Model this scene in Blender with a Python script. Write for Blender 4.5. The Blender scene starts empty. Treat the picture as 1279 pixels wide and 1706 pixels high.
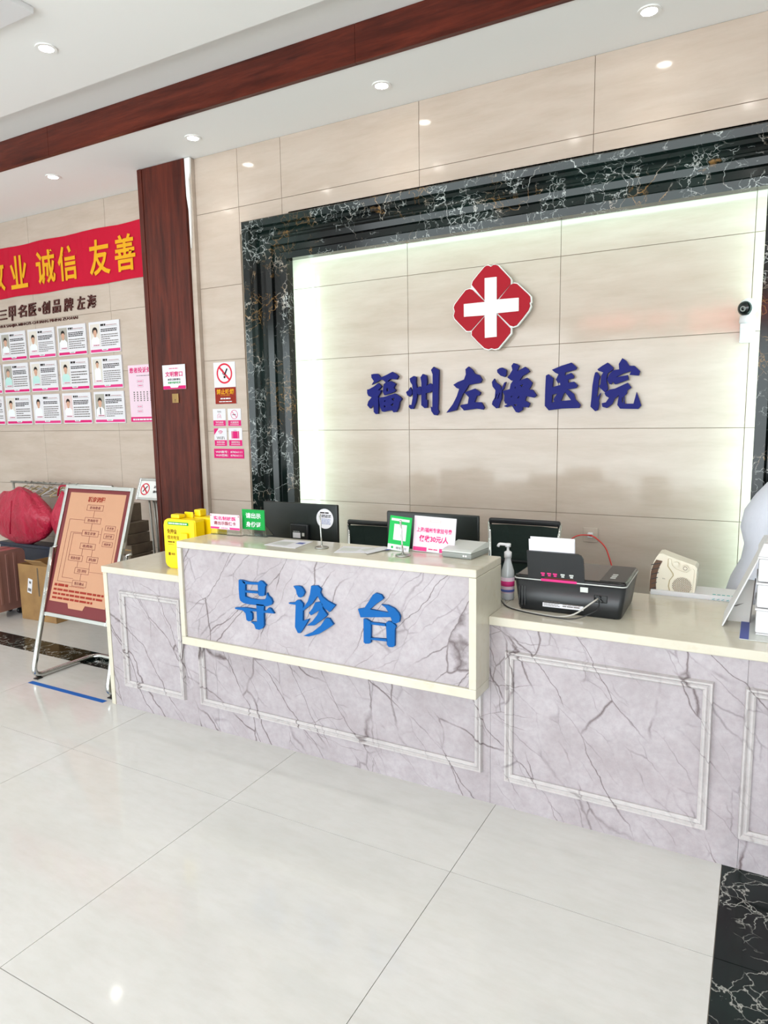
import bpy, bmesh, math, random
from mathutils import Vector, Matrix, Euler
random.seed(7)
S = bpy.context.scene
COL = S.collection
PI = math.pi

# ------------------------------------------------------------------ camera
W, H = 1279.0, 1706.0
FPX = 1146.95
EYE = 1.58                      # camera height above the floor (m)
YAW, PIT, ROL = -0.50157, 0.13702, -0.01632
_cy, _sy, _cp, _sp = math.cos(YAW), math.sin(YAW), math.cos(PIT), math.sin(PIT)
FWD = Vector((_sy*_cp, _cy*_cp, -_sp)); _r = Vector((_cy, -_sy, 0)); _u = _r.cross(FWD)
_cr, _sr = math.cos(ROL), math.sin(ROL)
RIGHT = _r*_cr + _u*_sr
UP = _u*_cr - _r*_sr
cam = bpy.data.cameras.new('camera'); camo = bpy.data.objects.new('camera', cam); COL.objects.link(camo)
m = Matrix.Identity(4)
for i in range(3):
    m[i][0] = RIGHT[i]; m[i][1] = UP[i]; m[i][2] = -FWD[i]
m[2][3] = EYE
camo.matrix_world = m
cam.sensor_fit = 'HORIZONTAL'; cam.sensor_width = 36; cam.lens = FPX/W*36; cam.clip_start = 0.05
S.camera = camo

# survey helper: a pixel measured on the photograph -> the point on a known real plane (x=, y= or z=)
def at(px, py, x=None, y=None, z=None):
    d = RIGHT*((px-W/2)/FPX) + UP*(-(py-H/2)/FPX) + FWD
    if x is not None: t = x/d.x
    elif y is not None: t = y/d.y
    else: t = (z-EYE)/d.z
    return Vector((d.x*t, d.y*t, d.z*t+EYE))

# ------------------------------------------------------------------ light and exposure
S.view_settings.view_transform = 'Standard'; S.view_settings.look = 'None'
S.view_settings.gamma = 1; S.view_settings.use_curve_mapping = False
S.view_settings.exposure = 0.66
wd = bpy.data.worlds.new('daylight'); S.world = wd; wd.use_nodes = True
wd.node_tree.nodes['Background'].inputs[0].default_value = (0.88, 0.965, 1.0, 1)
wd.node_tree.nodes['Background'].inputs[1].default_value = 1.15
def area(name, loc, rot, sx, sy, power, col=(1, 1, 1)):
    l = bpy.data.lights.new(name, 'AREA'); l.shape = 'RECTANGLE'; l.size = sx; l.size_y = sy
    l.energy = power; l.color = col
    o = bpy.data.objects.new(name, l); COL.objects.link(o); o.location = loc; o.rotation_euler = rot
    return o
# hidden LED cove behind the marble frame (its light falls on the recessed wall)
CG = (0.68, 1.0, 0.94)
area('cove_light_left', (-2.90, 3.955, 1.55), (math.radians(90), 0, math.radians(-20)), 0.03, 2.2, 5.0, CG)
area('cove_light_top', (-1.45, 3.955, 2.70), (math.radians(68), 0, 0), 2.9, 0.03, 2.0, CG)
area('cove_light_right', (0.075, 3.955, 1.55), (math.radians(90), 0, math.radians(20)), 0.03, 2.2, 5.0, CG)
# daylight through the glazed entrance behind the camera
area('entrance_daylight', (-2.2, -3.3, 1.7), (math.radians(90), 0, 0), 8.0, 2.6, 210, (0.88, 0.965, 1.0))
# added fill lamp low outside the entrance, angled up to brighten the ceiling
area('ceiling_fill', (-2.2, -4.3, 0.25), (math.radians(125), 0, 0), 8.0, 1.6, 35, (0.88, 0.965, 1.0))

# ------------------------------------------------------------------ materials
def lin(h):
    h = h.lstrip('#'); out = []
    for i in (0, 2, 4):
        c = int(h[i:i+2], 16)/255
        out.append(c/12.92 if c <= .04045 else ((c+.055)/1.055)**2.4)
    return (*out, 1)
def mat(name, col, rough=.5, metal=0., trans=0., coat=0., emit=None, es=0., ior=None, vary=0.0, vscale=8.0, bump=0.0, bscale=60.0):
    m = bpy.data.materials.new(name); m.use_nodes = True
    nt = m.node_tree; b = nt.nodes['Principled BSDF']
    c = lin(col) if isinstance(col, str) else (*col, 1)
    b.inputs['Base Color'].default_value = c
    b.inputs['Roughness'].default_value = rough; b.inputs['Metallic'].default_value = metal
    if rough >= .45 and not metal: b.inputs['Specular IOR Level'].default_value = .18
    b.inputs['Transmission Weight'].default_value = trans; b.inputs['Coat Weight'].default_value = coat
    if ior: b.inputs['IOR'].default_value = ior
    if emit: b.inputs['Emission Color'].default_value = lin(emit) if isinstance(emit, str) else (*emit, 1); b.inputs['Emission Strength'].default_value = es
    if vary or bump:
        tc = nt.nodes.new('ShaderNodeTexCoord'); n = nt.nodes.new('ShaderNodeTexNoise')
        n.inputs['Scale'].default_value = vscale; n.inputs['Detail'].default_value = 4
        nt.links.new(tc.outputs['Object'], n.inputs['Vector'])
        if vary:
            mx = nt.nodes.new('ShaderNodeMix'); mx.data_type = 'RGBA'
            mx.inputs[6].default_value = tuple(max(0, v*(1-vary)) for v in c[:3])+(1,)
            mx.inputs[7].default_value = tuple(min(1, v*(1+vary)) for v in c[:3])+(1,)
            nt.links.new(n.outputs['Fac'], mx.inputs[0]); nt.links.new(mx.outputs[2], b.inputs['Base Color'])
        if bump:
            n2 = nt.nodes.new('ShaderNodeTexNoise'); n2.inputs['Scale'].default_value = bscale
            nt.links.new(tc.outputs['Object'], n2.inputs['Vector'])
            bp = nt.nodes.new('ShaderNodeBump'); bp.inputs['Strength'].default_value = bump; bp.inputs['Distance'].default_value = .01
            nt.links.new(n2.outputs['Fac'], bp.inputs['Height']); nt.links.new(bp.outputs['Normal'], b.inputs['Normal'])
    return m

class G:            # tiny node-graph helper
    def __init__(s, name, rough=.3):
        s.m = bpy.data.materials.new(name); s.m.use_nodes = True; s.nt = s.m.node_tree
        s.b = s.nt.nodes['Principled BSDF']; s.b.inputs['Roughness'].default_value = rough
        s.geo = s.nt.nodes.new('ShaderNodeNewGeometry').outputs['Position']
    def n(s, t, **k):
        x = s.nt.nodes.new('ShaderNode'+t)
        for a, v in k.items(): setattr(x, a, v)
        return x
    def set(s, inp, v):
        if hasattr(v, 'is_linked') or hasattr(v, 'links'): s.nt.links.new(v, inp)
        else: inp.default_value = v
    def mapping(s, scale=(1, 1, 1), rot=(0, 0, 0), vec=None):
        x = s.n('Mapping'); s.set(x.inputs[0], vec or s.geo)
        x.inputs['Rotation'].default_value = rot; x.inputs['Scale'].default_value = scale
        return x.outputs[0]
    def noise(s, vec, scale, detail=4, rough=.5, color=False, dist=0.):
        x = s.n('TexNoise'); s.set(x.inputs['Vector'], vec); x.inputs['Scale'].default_value = scale
        x.inputs['Detail'].default_value = detail; x.inputs['Roughness'].default_value = rough; x.inputs['Distortion'].default_value = dist
        return x.outputs['Color' if color else 'Fac']
    def vor(s, vec, scale, feature='DISTANCE_TO_EDGE'):
        x = s.n('TexVoronoi', feature=feature); s.set(x.inputs['Vector'], vec); x.inputs['Scale'].default_value = scale
        return x.outputs['Distance']
    def warp(s, vec, scale, amount, detail=3):
        c = s.noise(vec, scale, detail, color=True)
        a = s.n('VectorMath', operation='SUBTRACT'); s.set(a.inputs[0], c); a.inputs[1].default_value = (.5, .5, .5)
        b = s.n('VectorMath', operation='SCALE'); s.set(b.inputs[0], a.outputs[0]); b.inputs['Scale'].default_value = amount
        d = s.n('VectorMath', operation='ADD'); s.set(d.inputs[0], vec); s.set(d.inputs[1], b.outputs[0])
        return d.outputs[0]
    def ramp(s, v, a, b, to=(0, 1)):
        x = s.n('MapRange'); s.set(x.inputs[0], v); x.inputs[1].default_value = a; x.inputs[2].default_value = b
        x.inputs[3].default_value = to[0]; x.inputs[4].default_value = to[1]
        return x.outputs[0]
    def math(s, op, a, b):
        x = s.n('Math', operation=op); s.set(x.inputs[0], a); s.set(x.inputs[1], b); return x.outputs[0]
    def mix(s, f, a, b):
        x = s.n('Mix', data_type='RGBA'); s.set(x.inputs[0], f)
        for i, v in ((6, a), (7, b)): s.set(x.inputs[i], lin(v) if isinstance(v, str) else v)
        return x.outputs[2]
    def color(s, v): s.set(s.b.inputs['Base Color'], v); return s.m

def m_floor():
    g = G('polished cream floor tile', .07)
    n = g.noise(g.geo, 2.2, 6, .6); n2 = g.noise(g.mapping((9, 30, 9), (0, 0, .5)), 1.0, 5, .65)
    c = g.mix(g.ramp(n, .3, .7), '#cccbc6', '#d6d4d0'); c = g.mix(g.ramp(n2, .42, .75, (0, .35)), c, '#c1beb5')
    g.b.inputs['IOR'].default_value = 1.45
    return g.color(c)
def m_wall():
    g = G('glossy beige wall tile', .10); g.b.inputs['Specular IOR Level'].default_value = .32
    v = g.warp(g.mapping((1, 1, 5)), 2.0, .35)
    n = g.noise(v, 2.4, 6, .6); n2 = g.noise(g.mapping((2, 2, 16)), 2.0, 6, .7)
    c = g.mix(g.ramp(n, .3, .72), '#b8a899', '#c5b7aa'); c = g.mix(g.ramp(n2, .5, .8, (0, .35)), c, '#ad9d8e')
    return g.color(c)
def m_grey(name='grey veined marble', ang=-38, sgn=1, cols=('#a0979a', '#b6afb3', '#8c8487')):
    g = G(name, .2)
    base = g.mix(g.ramp(g.noise(g.geo, 5, 8, .7), .3, .7), *cols[:2])
    base = g.mix(g.ramp(g.noise(g.geo, 42, 5, .7), .42, .72, (0, .35)), base, cols[2])
    def layer(a, sc, warp_s, warp_a, wid, stretch):
        v = g.warp(g.geo, warp_s, warp_a, 7)
        v = g.mapping((1, 1, 1), (0, math.radians(a), 0), v)      # turn, then stretch along the turned x axis
        v = g.mapping((1, .3, stretch), (0, 0, 0), v)
        return g.ramp(g.vor(v, sc), 0, wid, (1, 0))
    l1 = layer(ang, 5.2, 3.2, .16, .0125, .26); l2 = layer(ang+7*sgn, 11, 6, .09, .026, .30); l3 = layer(ang+55*sgn, 6, 4, .14, .010, .5)
    k1 = g.ramp(g.noise(g.geo, 3.0, 3), .42, .54); k2 = g.ramp(g.noise(g.geo, 4.4, 3, .6), .45, .6); k3 = g.ramp(g.noise(g.geo, 2.1, 3, .6), .52, .6)
    c = g.mix(g.math('MULTIPLY', g.math('MULTIPLY', l2, k2), .6), base, '#70676a')
    c = g.mix(g.math('MULTIPLY', g.math('MULTIPLY', l3, k3), .7), c, '#5f5453')
    c = g.mix(g.math('MULTIPLY', g.math('MULTIPLY', l1, k1), .9), c, '#57494a')
    return g.color(c)
def m_cream():
    g = G('cream marble', .14)
    n = g.noise(g.warp(g.geo, 3, .3), 4, 7, .65); n2 = g.noise(g.mapping((4, 12, 8), (.3, .2, .6)), 2.2, 7, .75)
    c = g.mix(g.ramp(n, .3, .7), '#c6c0ae', '#d1ccbc'); c = g.mix(g.ramp(n2, .55, .75, (0, .6)), c, '#beae8c')
    return g.color(c)
def m_black(name='black marble with white and gold veins', gold=True, sc=1.0):
    g = G(name, .13); g.b.inputs['Specular IOR Level'].default_value = .3
    v = g.warp(g.geo, 4*sc, .35/sc, 6); v2 = g.warp(g.geo, 9*sc, .22/sc, 6)
    l1 = g.ramp(g.vor(v, 5*sc), 0, .014, (1, 0)); l2 = g.ramp(g.vor(v2, 17*sc), 0, .038, (1, 0))
    mk = g.ramp(g.noise(g.geo, 3.2*sc, 4, .6), .50, .58); mk2 = g.ramp(g.noise(g.geo, 5*sc, 4, .6), .47, .55)
    base = g.mix(g.ramp(g.noise(g.geo, 2.5, 4), .35, .7), '#080a0a', '#122420')
    f1 = g.math('MULTIPLY', l1, mk); f2 = g.math('MULTIPLY', l2, mk2)
    vc = g.mix(g.ramp(g.noise(g.geo, 3.0, 3), .47, .56), '#c9cfcc', '#9a7440') if gold else lin('#b9b8b0')
    c = g.mix(f1, base, vc); c = g.mix(g.math('MULTIPLY', f2, .8), c, vc)
    if gold:
        p = g.ramp(g.noise(v2, 7, 3, .6), .66, .70); c = g.mix(g.math('MULTIPLY', p, mk), c, '#7d5f38')
    return g.color(c)
def m_wood(name, vertical=True):
    g = G(name, .32); g.b.inputs['Specular IOR Level'].default_value = .28
    s = (9, 9, .7) if vertical else (.7, 9, 9)
    n = g.noise(g.warp(g.mapping(s), 1.0, .8), 2.4, 7, .65); n2 = g.noise(g.mapping(tuple(k*5 for k in s)), 2, 5, .7)
    c = g.mix(g.ramp(n, .3, .7), '#35120d', '#6a2c1e'); c = g.mix(g.ramp(n2, .45, .8, (0, .45)), c, '#2c100c')
    return g.color(c)
def m_kraft(name='brown cardboard', a='#8a6840', b='#a07c4c'):
    g = G(name, .75); c = g.mix(g.ramp(g.noise(g.geo, 9, 5), .3, .7), a, b); return g.color(c)
def m_vinyl():
    g = G('glossy red vinyl bag cloth', .38)
    n = g.noise(g.warp(g.mapping((4, 4, 2.2)), 1.4, .9), 2.3, 5, .6)
    g.color(g.mix(g.ramp(n, .3, .7), '#9c0c2c', '#b91b40'))
    bp = g.n('Bump'); bp.inputs['Strength'].default_value = .7; bp.inputs['Distance'].default_value = .05
    g.set(bp.inputs['Height'], n); g.set(g.b.inputs['Normal'], bp.outputs[0]); return g.m

M = dict(
 floor=m_floor(), wall=m_wall(), grey=m_grey('grey veined marble', 32, 1), greym=m_grey('pale grey marble moulding', 32, 1, ('#b3adad', '#c5c0bf', '#a29c9b')), greyb=m_grey('grey veined marble slab with rising veins', -36, -1), cream=m_cream(), black=m_black(), blackf=m_black('black floor marble with white veins', False, .8),
 wood=m_wood('dark red brown wood grain'), woodh=m_wood('dark red brown wood beam grain', False), kraft=m_kraft(), kraftd=m_kraft('dull brown carton', '#54483c', '#6a5b49'),
 vinyl=m_vinyl(), grout=mat('grout', '#8f8271', .8, vary=.1), groutf=mat('floor grout', '#9a9388', .8, vary=.1),
 paint=mat('white ceiling paint', '#f2f2f0', .75, vary=.015, vscale=1.5), lamp=mat('lit lamp lens', '#ffffff', .4, emit=(1, .97, .9), es=26),
 lampring=mat('white lamp ring', '#f1f1ee', .35, vary=.02), led=mat('lit LED strip', '#ffffff', .5, emit=CG, es=6),
 white=mat('white plastic', '#dcdcdd', .35, vary=.02), offw=mat('ivory plastic', '#e3dcc9', .4, vary=.03), blackp=mat('black plastic', '#14171a', .35, vary=.12),
 blackg=mat('gloss black plastic', '#0b0d0f', .16, vary=.1), screen=mat('dark green black plastic', '#0d1513', .35, vary=.1),
 chrome=mat('polished chrome tube', '#c9cbc8', .12, 1., vary=.03), steel=mat('brushed steel', '#b1b1ac', .3, 1., vary=.04), grey_p=mat('grey plastic', '#8d918c', .45, vary=.05),
 lgrey=mat('light grey plastic', '#c5c8c3', .4, vary=.03), navy=mat('navy blue acrylic', '#080f66', .5, vary=.08), blue=mat('bright blue acrylic', '#07589c', .5, vary=.06),
 red=mat('crimson acrylic', '#a00a1e', .5, vary=.05), wacr=mat('white acrylic', '#eceeea', .3, vary=.01), magenta=mat('magenta print', '#d1206f', .5, vary=.04),
 pinkp=mat('pale pink print', '#e3cbd8', .45, vary=.02), paper=mat('white paper', '#dcdbdf', .6, vary=.01), ink=mat('dark print', '#2b2524', .6, vary=.1), inkg=mat('grey print', '#6d6763', .6, vary=.1),
 banner=mat('red banner cloth', '#bd0e30', .6, vary=.06, vscale=3), gold=mat('golden yellow print', '#e2a51c', .5, vary=.05), brown=mat('dark brown sign letters', '#4a160f', .35, vary=.1),
 brownp=mat('rust brown print', '#8c2a1c', .5, vary=.05), green=mat('green print', '#129440', .45, vary=.03), greenb=mat('bright green print', '#11a84c', .45, vary=.03),
 yellow=mat('yellow plastic', '#f2cf08', .32, vary=.03), ybrown=mat('brown print on yellow', '#6b4413', .5, vary=.1), peach=mat('salmon sign board', '#b98c6f', .5, vary=.02), maroon=mat('maroon print', '#6f3234', .5, vary=.05),
 tape=mat('blue floor tape', '#1b5fb0', .5, vary=.05), brass=mat('brass plate', '#a98a5c', .35, 1, vary=.05), cloth=mat('white coat cotton', '#d3d6e0', .8, vary=.04, bump=.25, bscale=25),
 skin=mat('skin', '#d2a083', .5, vary=.06), hair=mat('black hair', '#17120f', .5, vary=.2), trousers=mat('dark trousers', '#20242c', .8, vary=.1), shoe=mat('black shoe leather', '#101010', .35, vary=.1),
 acr=mat('clear acrylic', '#f4fbf7', .03, trans=1., ior=1.35, vary=.01), mesh=mat('dark green grey mesh fabric', '#2b3733', .7, vary=.12, vscale=90), bluebag=mat('dark blue plastic', '#131b30', .4, vary=.2),
 redw=mat('red cable', '#d13a34', .4, vary=.05), greyw=mat('pale grey cable', '#b7b4ac', .45, vary=.05), pinkl=mat('pink hand gel', '#d985b6', .2, trans=.35, vary=.03), bottle=mat('translucent bottle', '#e6ebee', .15, trans=.4, vary=.02),
 darkin=mat('dark amber louvre', '#5a3a20', .35, vary=.2, vscale=30), rosecase=mat('rose gold suitcase shell', '#a97e74', .28, .5, vary=.06), teal=mat('teal print', '#2fa7a6', .5, vary=.05), beigec=mat('beige canvas', '#b9aa86', .8, vary=.15, vscale=30),
 lite=mat('red LED dots', '#300808', .5, emit=(1, .12, .1), es=22), glass=mat('dark lens glass', '#0a1211', .08, vary=.1), asph=mat('street paving', '#c9c6c0', .9, vary=.15), photo=mat('photo backdrop', '#c9c6c0', .5, vary=.04),
 coat=mat('printed white coat', '#e7ecee', .5, vary=.03), tealc=mat('printed pale teal gown', '#b7dcd6', .5, vary=.03), face=mat('printed skin tone', '#c99f88', .5, vary=.05), portr=mat('printed portrait backdrop', '#d6d0c6', .5, vary=.03), portd=mat('printed grey portrait backdrop', '#a9a59c', .5, vary=.03),
 hairp=mat('printed dark hair', '#26201d', .5, vary=.1), pinkband=mat('pink print band', '#d63a7f', .5, vary=.04), rednos=mat('red prohibition ring', '#d3283f', .5, vary=.03), bluep=mat('slate blue print', '#5660a0', .5, vary=.05), palep=mat('pale rose print', '#d8c2c0', .5, vary=.05))

# ------------------------------------------------------------------ mesh helpers
def link(o, parent=None):
    COL.objects.link(o)
    if parent: o.parent = parent
    return o
def thing(name, label, cat, loc=(0, 0, 0), rot=(0, 0, 0), group=None):
    o = link(bpy.data.objects.new(name, None)); o.empty_display_size = .05
    o.location = loc; o.rotation_euler = rot; return tag(o, label, cat, group)
def tag(o, label, cat, group=None):
    o['label'] = label; o['category'] = cat
    if group: o['group'] = group
    return o
def struct(o): o['kind'] = 'structure'; return o

class B:
    def __init__(s): s.bm = bmesh.new()
    def box(s, x0, x1, y0, y1, z0, z1, bev=0., seg=2):
        r = bmesh.ops.create_cube(s.bm, size=1.); vs = r['verts']
        for v in vs: v.co = Vector(((x0+x1)/2+v.co.x*(x1-x0), (y0+y1)/2+v.co.y*(y1-y0), (z0+z1)/2+v.co.z*(z1-z0)))
        if bev:
            es = list({e for v in vs for e in v.link_edges})
            bmesh.ops.bevel(s.bm, geom=es, offset=bev, segments=seg, affect='EDGES', profile=.5)
        return s
    def prism(s, pts, a, b, axis='y', smooth=False):
        # 2-D outline extruded along an axis: 'y' -> pts are (x,z); 'x' -> (y,z); 'z' -> (x,y)
        f = {'y': lambda p, d: (p[0], d, p[1]), 'x': lambda p, d: (d, p[0], p[1]), 'z': lambda p, d: (p[0], p[1], d)}[axis]
        va = [s.bm.verts.new(f(p, a)) for p in pts]; vb = [s.bm.verts.new(f(p, b)) for p in pts]
        s.bm.faces.new(va); s.bm.faces.new(vb[::-1]); n = len(pts)
        for i in range(n):
            fc = s.bm.faces.new((va[i], vb[i], vb[(i+1) % n], va[(i+1) % n])); fc.smooth = smooth
        return s
    def quad(s, *ps):
        s.bm.faces.new([s.bm.verts.new(p) for p in ps]); return s
    def ngon(s, pts): s.bm.faces.new([s.bm.verts.new(p) for p in pts]); return s
    def cyl(s, c, r, h, axis='z', n=24, r2=None):
        r2 = r if r2 is None else r2
        ring = lambda rr, d: [s._ax(c, axis, rr*math.cos(2*PI*i/n), rr*math.sin(2*PI*i/n), d) for i in range(n)]
        a = [s.bm.verts.new(p) for p in ring(r, 0)]; b = [s.bm.verts.new(p) for p in ring(r2, h)]
        s.bm.faces.new(a[::-1]); s.bm.faces.new(b)
        for i in range(n):
            f = s.bm.faces.new((a[i], a[(i+1) % n], b[(i+1) % n], b[i])); f.smooth = True
        return s
    def _ax(s, c, axis, u, v, d):
        c = Vector(c)
        return c+(Vector((u, v, d)) if axis == 'z' else Vector((u, d, v)) if axis == 'y' else Vector((d, u, v)))
    def ring(s, c, ro, ri, h, axis='y', n=32):
        A = []
        for rr, d in ((ro, 0), (ro, h), (ri, h), (ri, 0)):
            A.append([s.bm.verts.new(s._ax(c, axis, rr*math.cos(2*PI*i/n), rr*math.sin(2*PI*i/n), d)) for i in range(n)])
        for k in range(4):
            for i in range(n):
                s.bm.faces.new((A[k][i], A[k][(i+1) % n], A[(k+1) % 4][(i+1) % n], A[(k+1) % 4][i]))
        return s
    def lathe(s, prof, c=(0, 0, 0), n=28, axis='z'):
        rings = [[s.bm.verts.new(s._ax(c, axis, r*math.cos(2*PI*i/n), r*math.sin(2*PI*i/n), z)) for i in range(n)] for r, z in prof]
        for a, b in zip(rings, rings[1:]):
            for i in range(n):
                f = s.bm.faces.new((a[i], a[(i+1) % n], b[(i+1) % n], b[i])); f.smooth = True
        if prof[0][0] > 1e-6: s.bm.faces.new(rings[0][::-1])
        if prof[-1][0] > 1e-6: s.bm.faces.new(rings[-1])
        return s
    def tube(s, pts, r, n=10, closed=False):
        pts = [Vector(p) for p in pts]; L = len(pts); rings = []; prev = None
        for i, p in enumerate(pts):
            if closed: t = pts[(i+1) % L]-pts[i-1]
            else: t = pts[min(i+1, L-1)]-pts[max(i-1, 0)]
            t.normalize()
            if prev is None:
                up = Vector((0, 0, 1)) if abs(t.z) < .9 else Vector((1, 0, 0))
                a = t.cross(up).normalized()
            else: a = (prev-t*prev.dot(t)).normalized()
            b = t.cross(a); prev = a
            rr = r[i] if isinstance(r, (list, tuple)) else r
            rings.append([s.bm.verts.new(p+a*rr*math.cos(2*PI*k/n)+b*rr*math.sin(2*PI*k/n)) for k in range(n)])
        prs = list(zip(rings, rings[1:]))+([(rings[-1], rings[0])] if closed else [])
        for A, C in prs:
            for k in range(n):
                f = s.bm.faces.new((A[k], A[(k+1) % n], C[(k+1) % n], C[k])); f.smooth = True
        if not closed: s.bm.faces.new(rings[0][::-1]); s.bm.faces.new(rings[-1])
        return s
    def loft(s, rings, cap=True, smooth=True):
        R = [[s.bm.verts.new(p) for p in r] for r in rings]; n = len(R[0])
        for A, C in zip(R, R[1:]):
            for k in range(n):
                f = s.bm.faces.new((A[k], A[(k+1) % n], C[(k+1) % n], C[k])); f.smooth = smooth
        if cap: s.bm.faces.new(R[0][::-1]); s.bm.faces.new(R[-1])
        return s
    def xf(s, mt): bmesh.ops.transform(s.bm, matrix=mt, verts=s.bm.verts); return s
    def add_mesh(s, me): s.bm.from_mesh(me); return s
    def obj(s, name, m, parent=None, loc=None):
        bmesh.ops.recalc_face_normals(s.bm, faces=s.bm.faces)
        me = bpy.data.meshes.new(name)
        if loc is not None: bmesh.ops.translate(s.bm, vec=-Vector(loc), verts=s.bm.verts)
        s.bm.to_mesh(me); s.bm.free(); me.materials.append(M[m] if isinstance(m, str) else m)
        o = link(bpy.data.objects.new(name, me), parent)
        if loc is not None: o.location = loc
        return o

def fillet(pts, r, n=5, closed=False):
    pts = [Vector(p) for p in pts]; out = []; L = len(pts)
    for i, p in enumerate(pts):
        if not closed and i in (0, L-1): out.append(p); continue
        a, b = pts[i-1], pts[(i+1) % L]; u = (a-p); v = (b-p)
        q = min(r, u.length*.49, v.length*.49); u.normalize(); v.normalize(); A = p+u*q; C = p+v*q
        for k in range(n+1):
            t = k/n; out.append(A*(1-t)**2+p*2*t*(1-t)+C*t*t)
    return out

def curve_mesh(groups, depth, loc=None):
    """groups: list of [outer, hole, hole...] outlines in (x,z); returns a mesh extruded in y from -depth to 0"""
    bm = bmesh.new(); dg = bpy.context.evaluated_depsgraph_get()
    for gidx, gset in enumerate(groups):
        cu = bpy.data.curves.new('c', 'CURVE'); cu.dimensions = '2D'; cu.fill_mode = 'BOTH'; cu.extrude = depth/2
        for pts in gset:
            sp = cu.splines.new('POLY'); sp.points.add(len(pts)-1); sp.use_cyclic_u = True
            for i, p in enumerate(pts): sp.points[i].co = (p[0], p[1], 0, 1)
        o = bpy.data.objects.new('c', cu); COL.objects.link(o)
        me = bpy.data.meshes.new_from_object(o.evaluated_get(bpy.context.evaluated_depsgraph_get()))
        bpy.data.objects.remove(o); bm.from_mesh(me); bpy.data.meshes.remove(me); bpy.data.curves.remove(cu)
    for v in bm.verts: x, y, z = v.co; v.co = (x, -depth/2-z, y)
    return bm

_cu = {}
def glyphs(body, w, h, depth=.0006, bold=0., res=2, spacing=1.):
    """text fitted into a w x h rectangle centred on the origin, in the XZ plane facing -y, back at y=0; returns bmesh"""
    cu = bpy.data.curves.new('t', 'FONT'); cu.body = body; cu.resolution_u = res; cu.offset = bold; cu.extrude = .5; cu.space_character = spacing
    o = bpy.data.objects.new('t', cu); COL.objects.link(o)
    dg = bpy.context.evaluated_depsgraph_get(); me = bpy.data.meshes.new_from_object(o.evaluated_get(dg))
    bpy.data.objects.remove(o); bpy.data.curves.remove(cu)
    bm = bmesh.new(); bm.from_mesh(me); bpy.data.meshes.remove(me)
    xs = [v.co.x for v in bm.verts]; ys = [v.co.y for v in bm.verts]
    cx, cy = (min(xs)+max(xs))/2, (min(ys)+max(ys))/2; sx = w/max(1e-6, max(xs)-min(xs)); sy = h/max(1e-6, max(ys)-min(ys))
    for v in bm.verts:
        x, y, z = v.co; v.co = ((x-cx)*sx, -depth*(z+.5), (y-cy)*sy)
    return bm
def text(name, body, x, z, w, h, m, parent, y=0., depth=.0006, bold=0., res=2):
    b = B(); b.bm.free(); b.bm = glyphs(body, w, h, depth, bold, res)
    b.xf(Matrix.Translation((x, y, z))); return b.obj(name, m, parent)
def plate(name, x0, x1, z0, z1, m, parent, y=0., d=.0006, bev=0.):
    return B().box(x0, x1, y-d, y, z0, z1, bev).obj(name, m, parent)
def lines(name, x0, x1, z0, z1, n, m, parent, y=0., fill=.5, rag=.3, word=None, d=.0004):
    """rows of tiny print too small to read: short dashes of uneven length"""
    b = B(); step = (z1-z0)/n; word = word or step*.9
    for i in range(n):
        zc = z1-(i+.5)*step; x = x0; xe = x1-(random.random()*rag*(x1-x0) if i % 3 == 2 else 0)
        while x < xe:
            w = min(word*random.uniform(1.2, 3.5), xe-x)
            if w > word*.4: b.quad((x, y-d, zc-step*fill/2), (x+w, y-d, zc-step*fill/2), (x+w, y-d, zc+step*fill/2), (x, y-d, zc+step*fill/2))
            x += w+word*.35
    o = b.obj(name, m, parent); o['kind'] = 'stuff'; return o

def sweep(name, path, prof, m, parent, y, closed=False, kz=1.):
    """moulding of profile [(u outward, d toward the room)] along a polyline in XZ; one mesh part per side, mitred"""
    P = [Vector((p[0], p[1])) for p in path]; n = len(P); out = []
    def nrm(a, b): t = (b-a).normalized(); return Vector((-t.y, t.x))
    def miter(i):
        if not closed and i == 0: return nrm(P[0], P[1])
        if not closed and i == n-1: return nrm(P[-2], P[-1])
        a = nrm(P[i-1], P[i]); b = nrm(P[i], P[(i+1) % n]); s = a+b; return s/(s.dot(a))
    for i in range(n if closed else n-1):
        j = (i+1) % n; b = B(); A = []
        for k in (i, j):
            mt = miter(k); A.append([b.bm.verts.new((P[k].x+mt.x*u, y-d, P[k].y+mt.y*u*kz)) for u, d in prof])
        L = len(prof)
        for q in range(L): b.bm.faces.new((A[0][q], A[0][(q+1) % L], A[1][(q+1) % L], A[1][q]))
        b.bm.faces.new(A[0]); b.bm.faces.new(A[1][::-1])
        out.append(b.obj(name, m, parent))
    return out

# ------------------------------------------------------------------ main dimensions (metres)
YD = 2.517        # front of the desk base
YB = 2.37         # front of the raised counter box
ZW = .795         # worktop height
ZB = 1.008        # raised counter height
YO = 3.855        # tiled back wall
YI = 4.11         # recessed wall inside the marble frame and the wall left of the column
ZS = 3.388        # soffit height
ZC = 3.49         # ceiling height
XL, XR = -7.4, 3.2
YF = -3.6         # entrance side behind the camera

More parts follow.
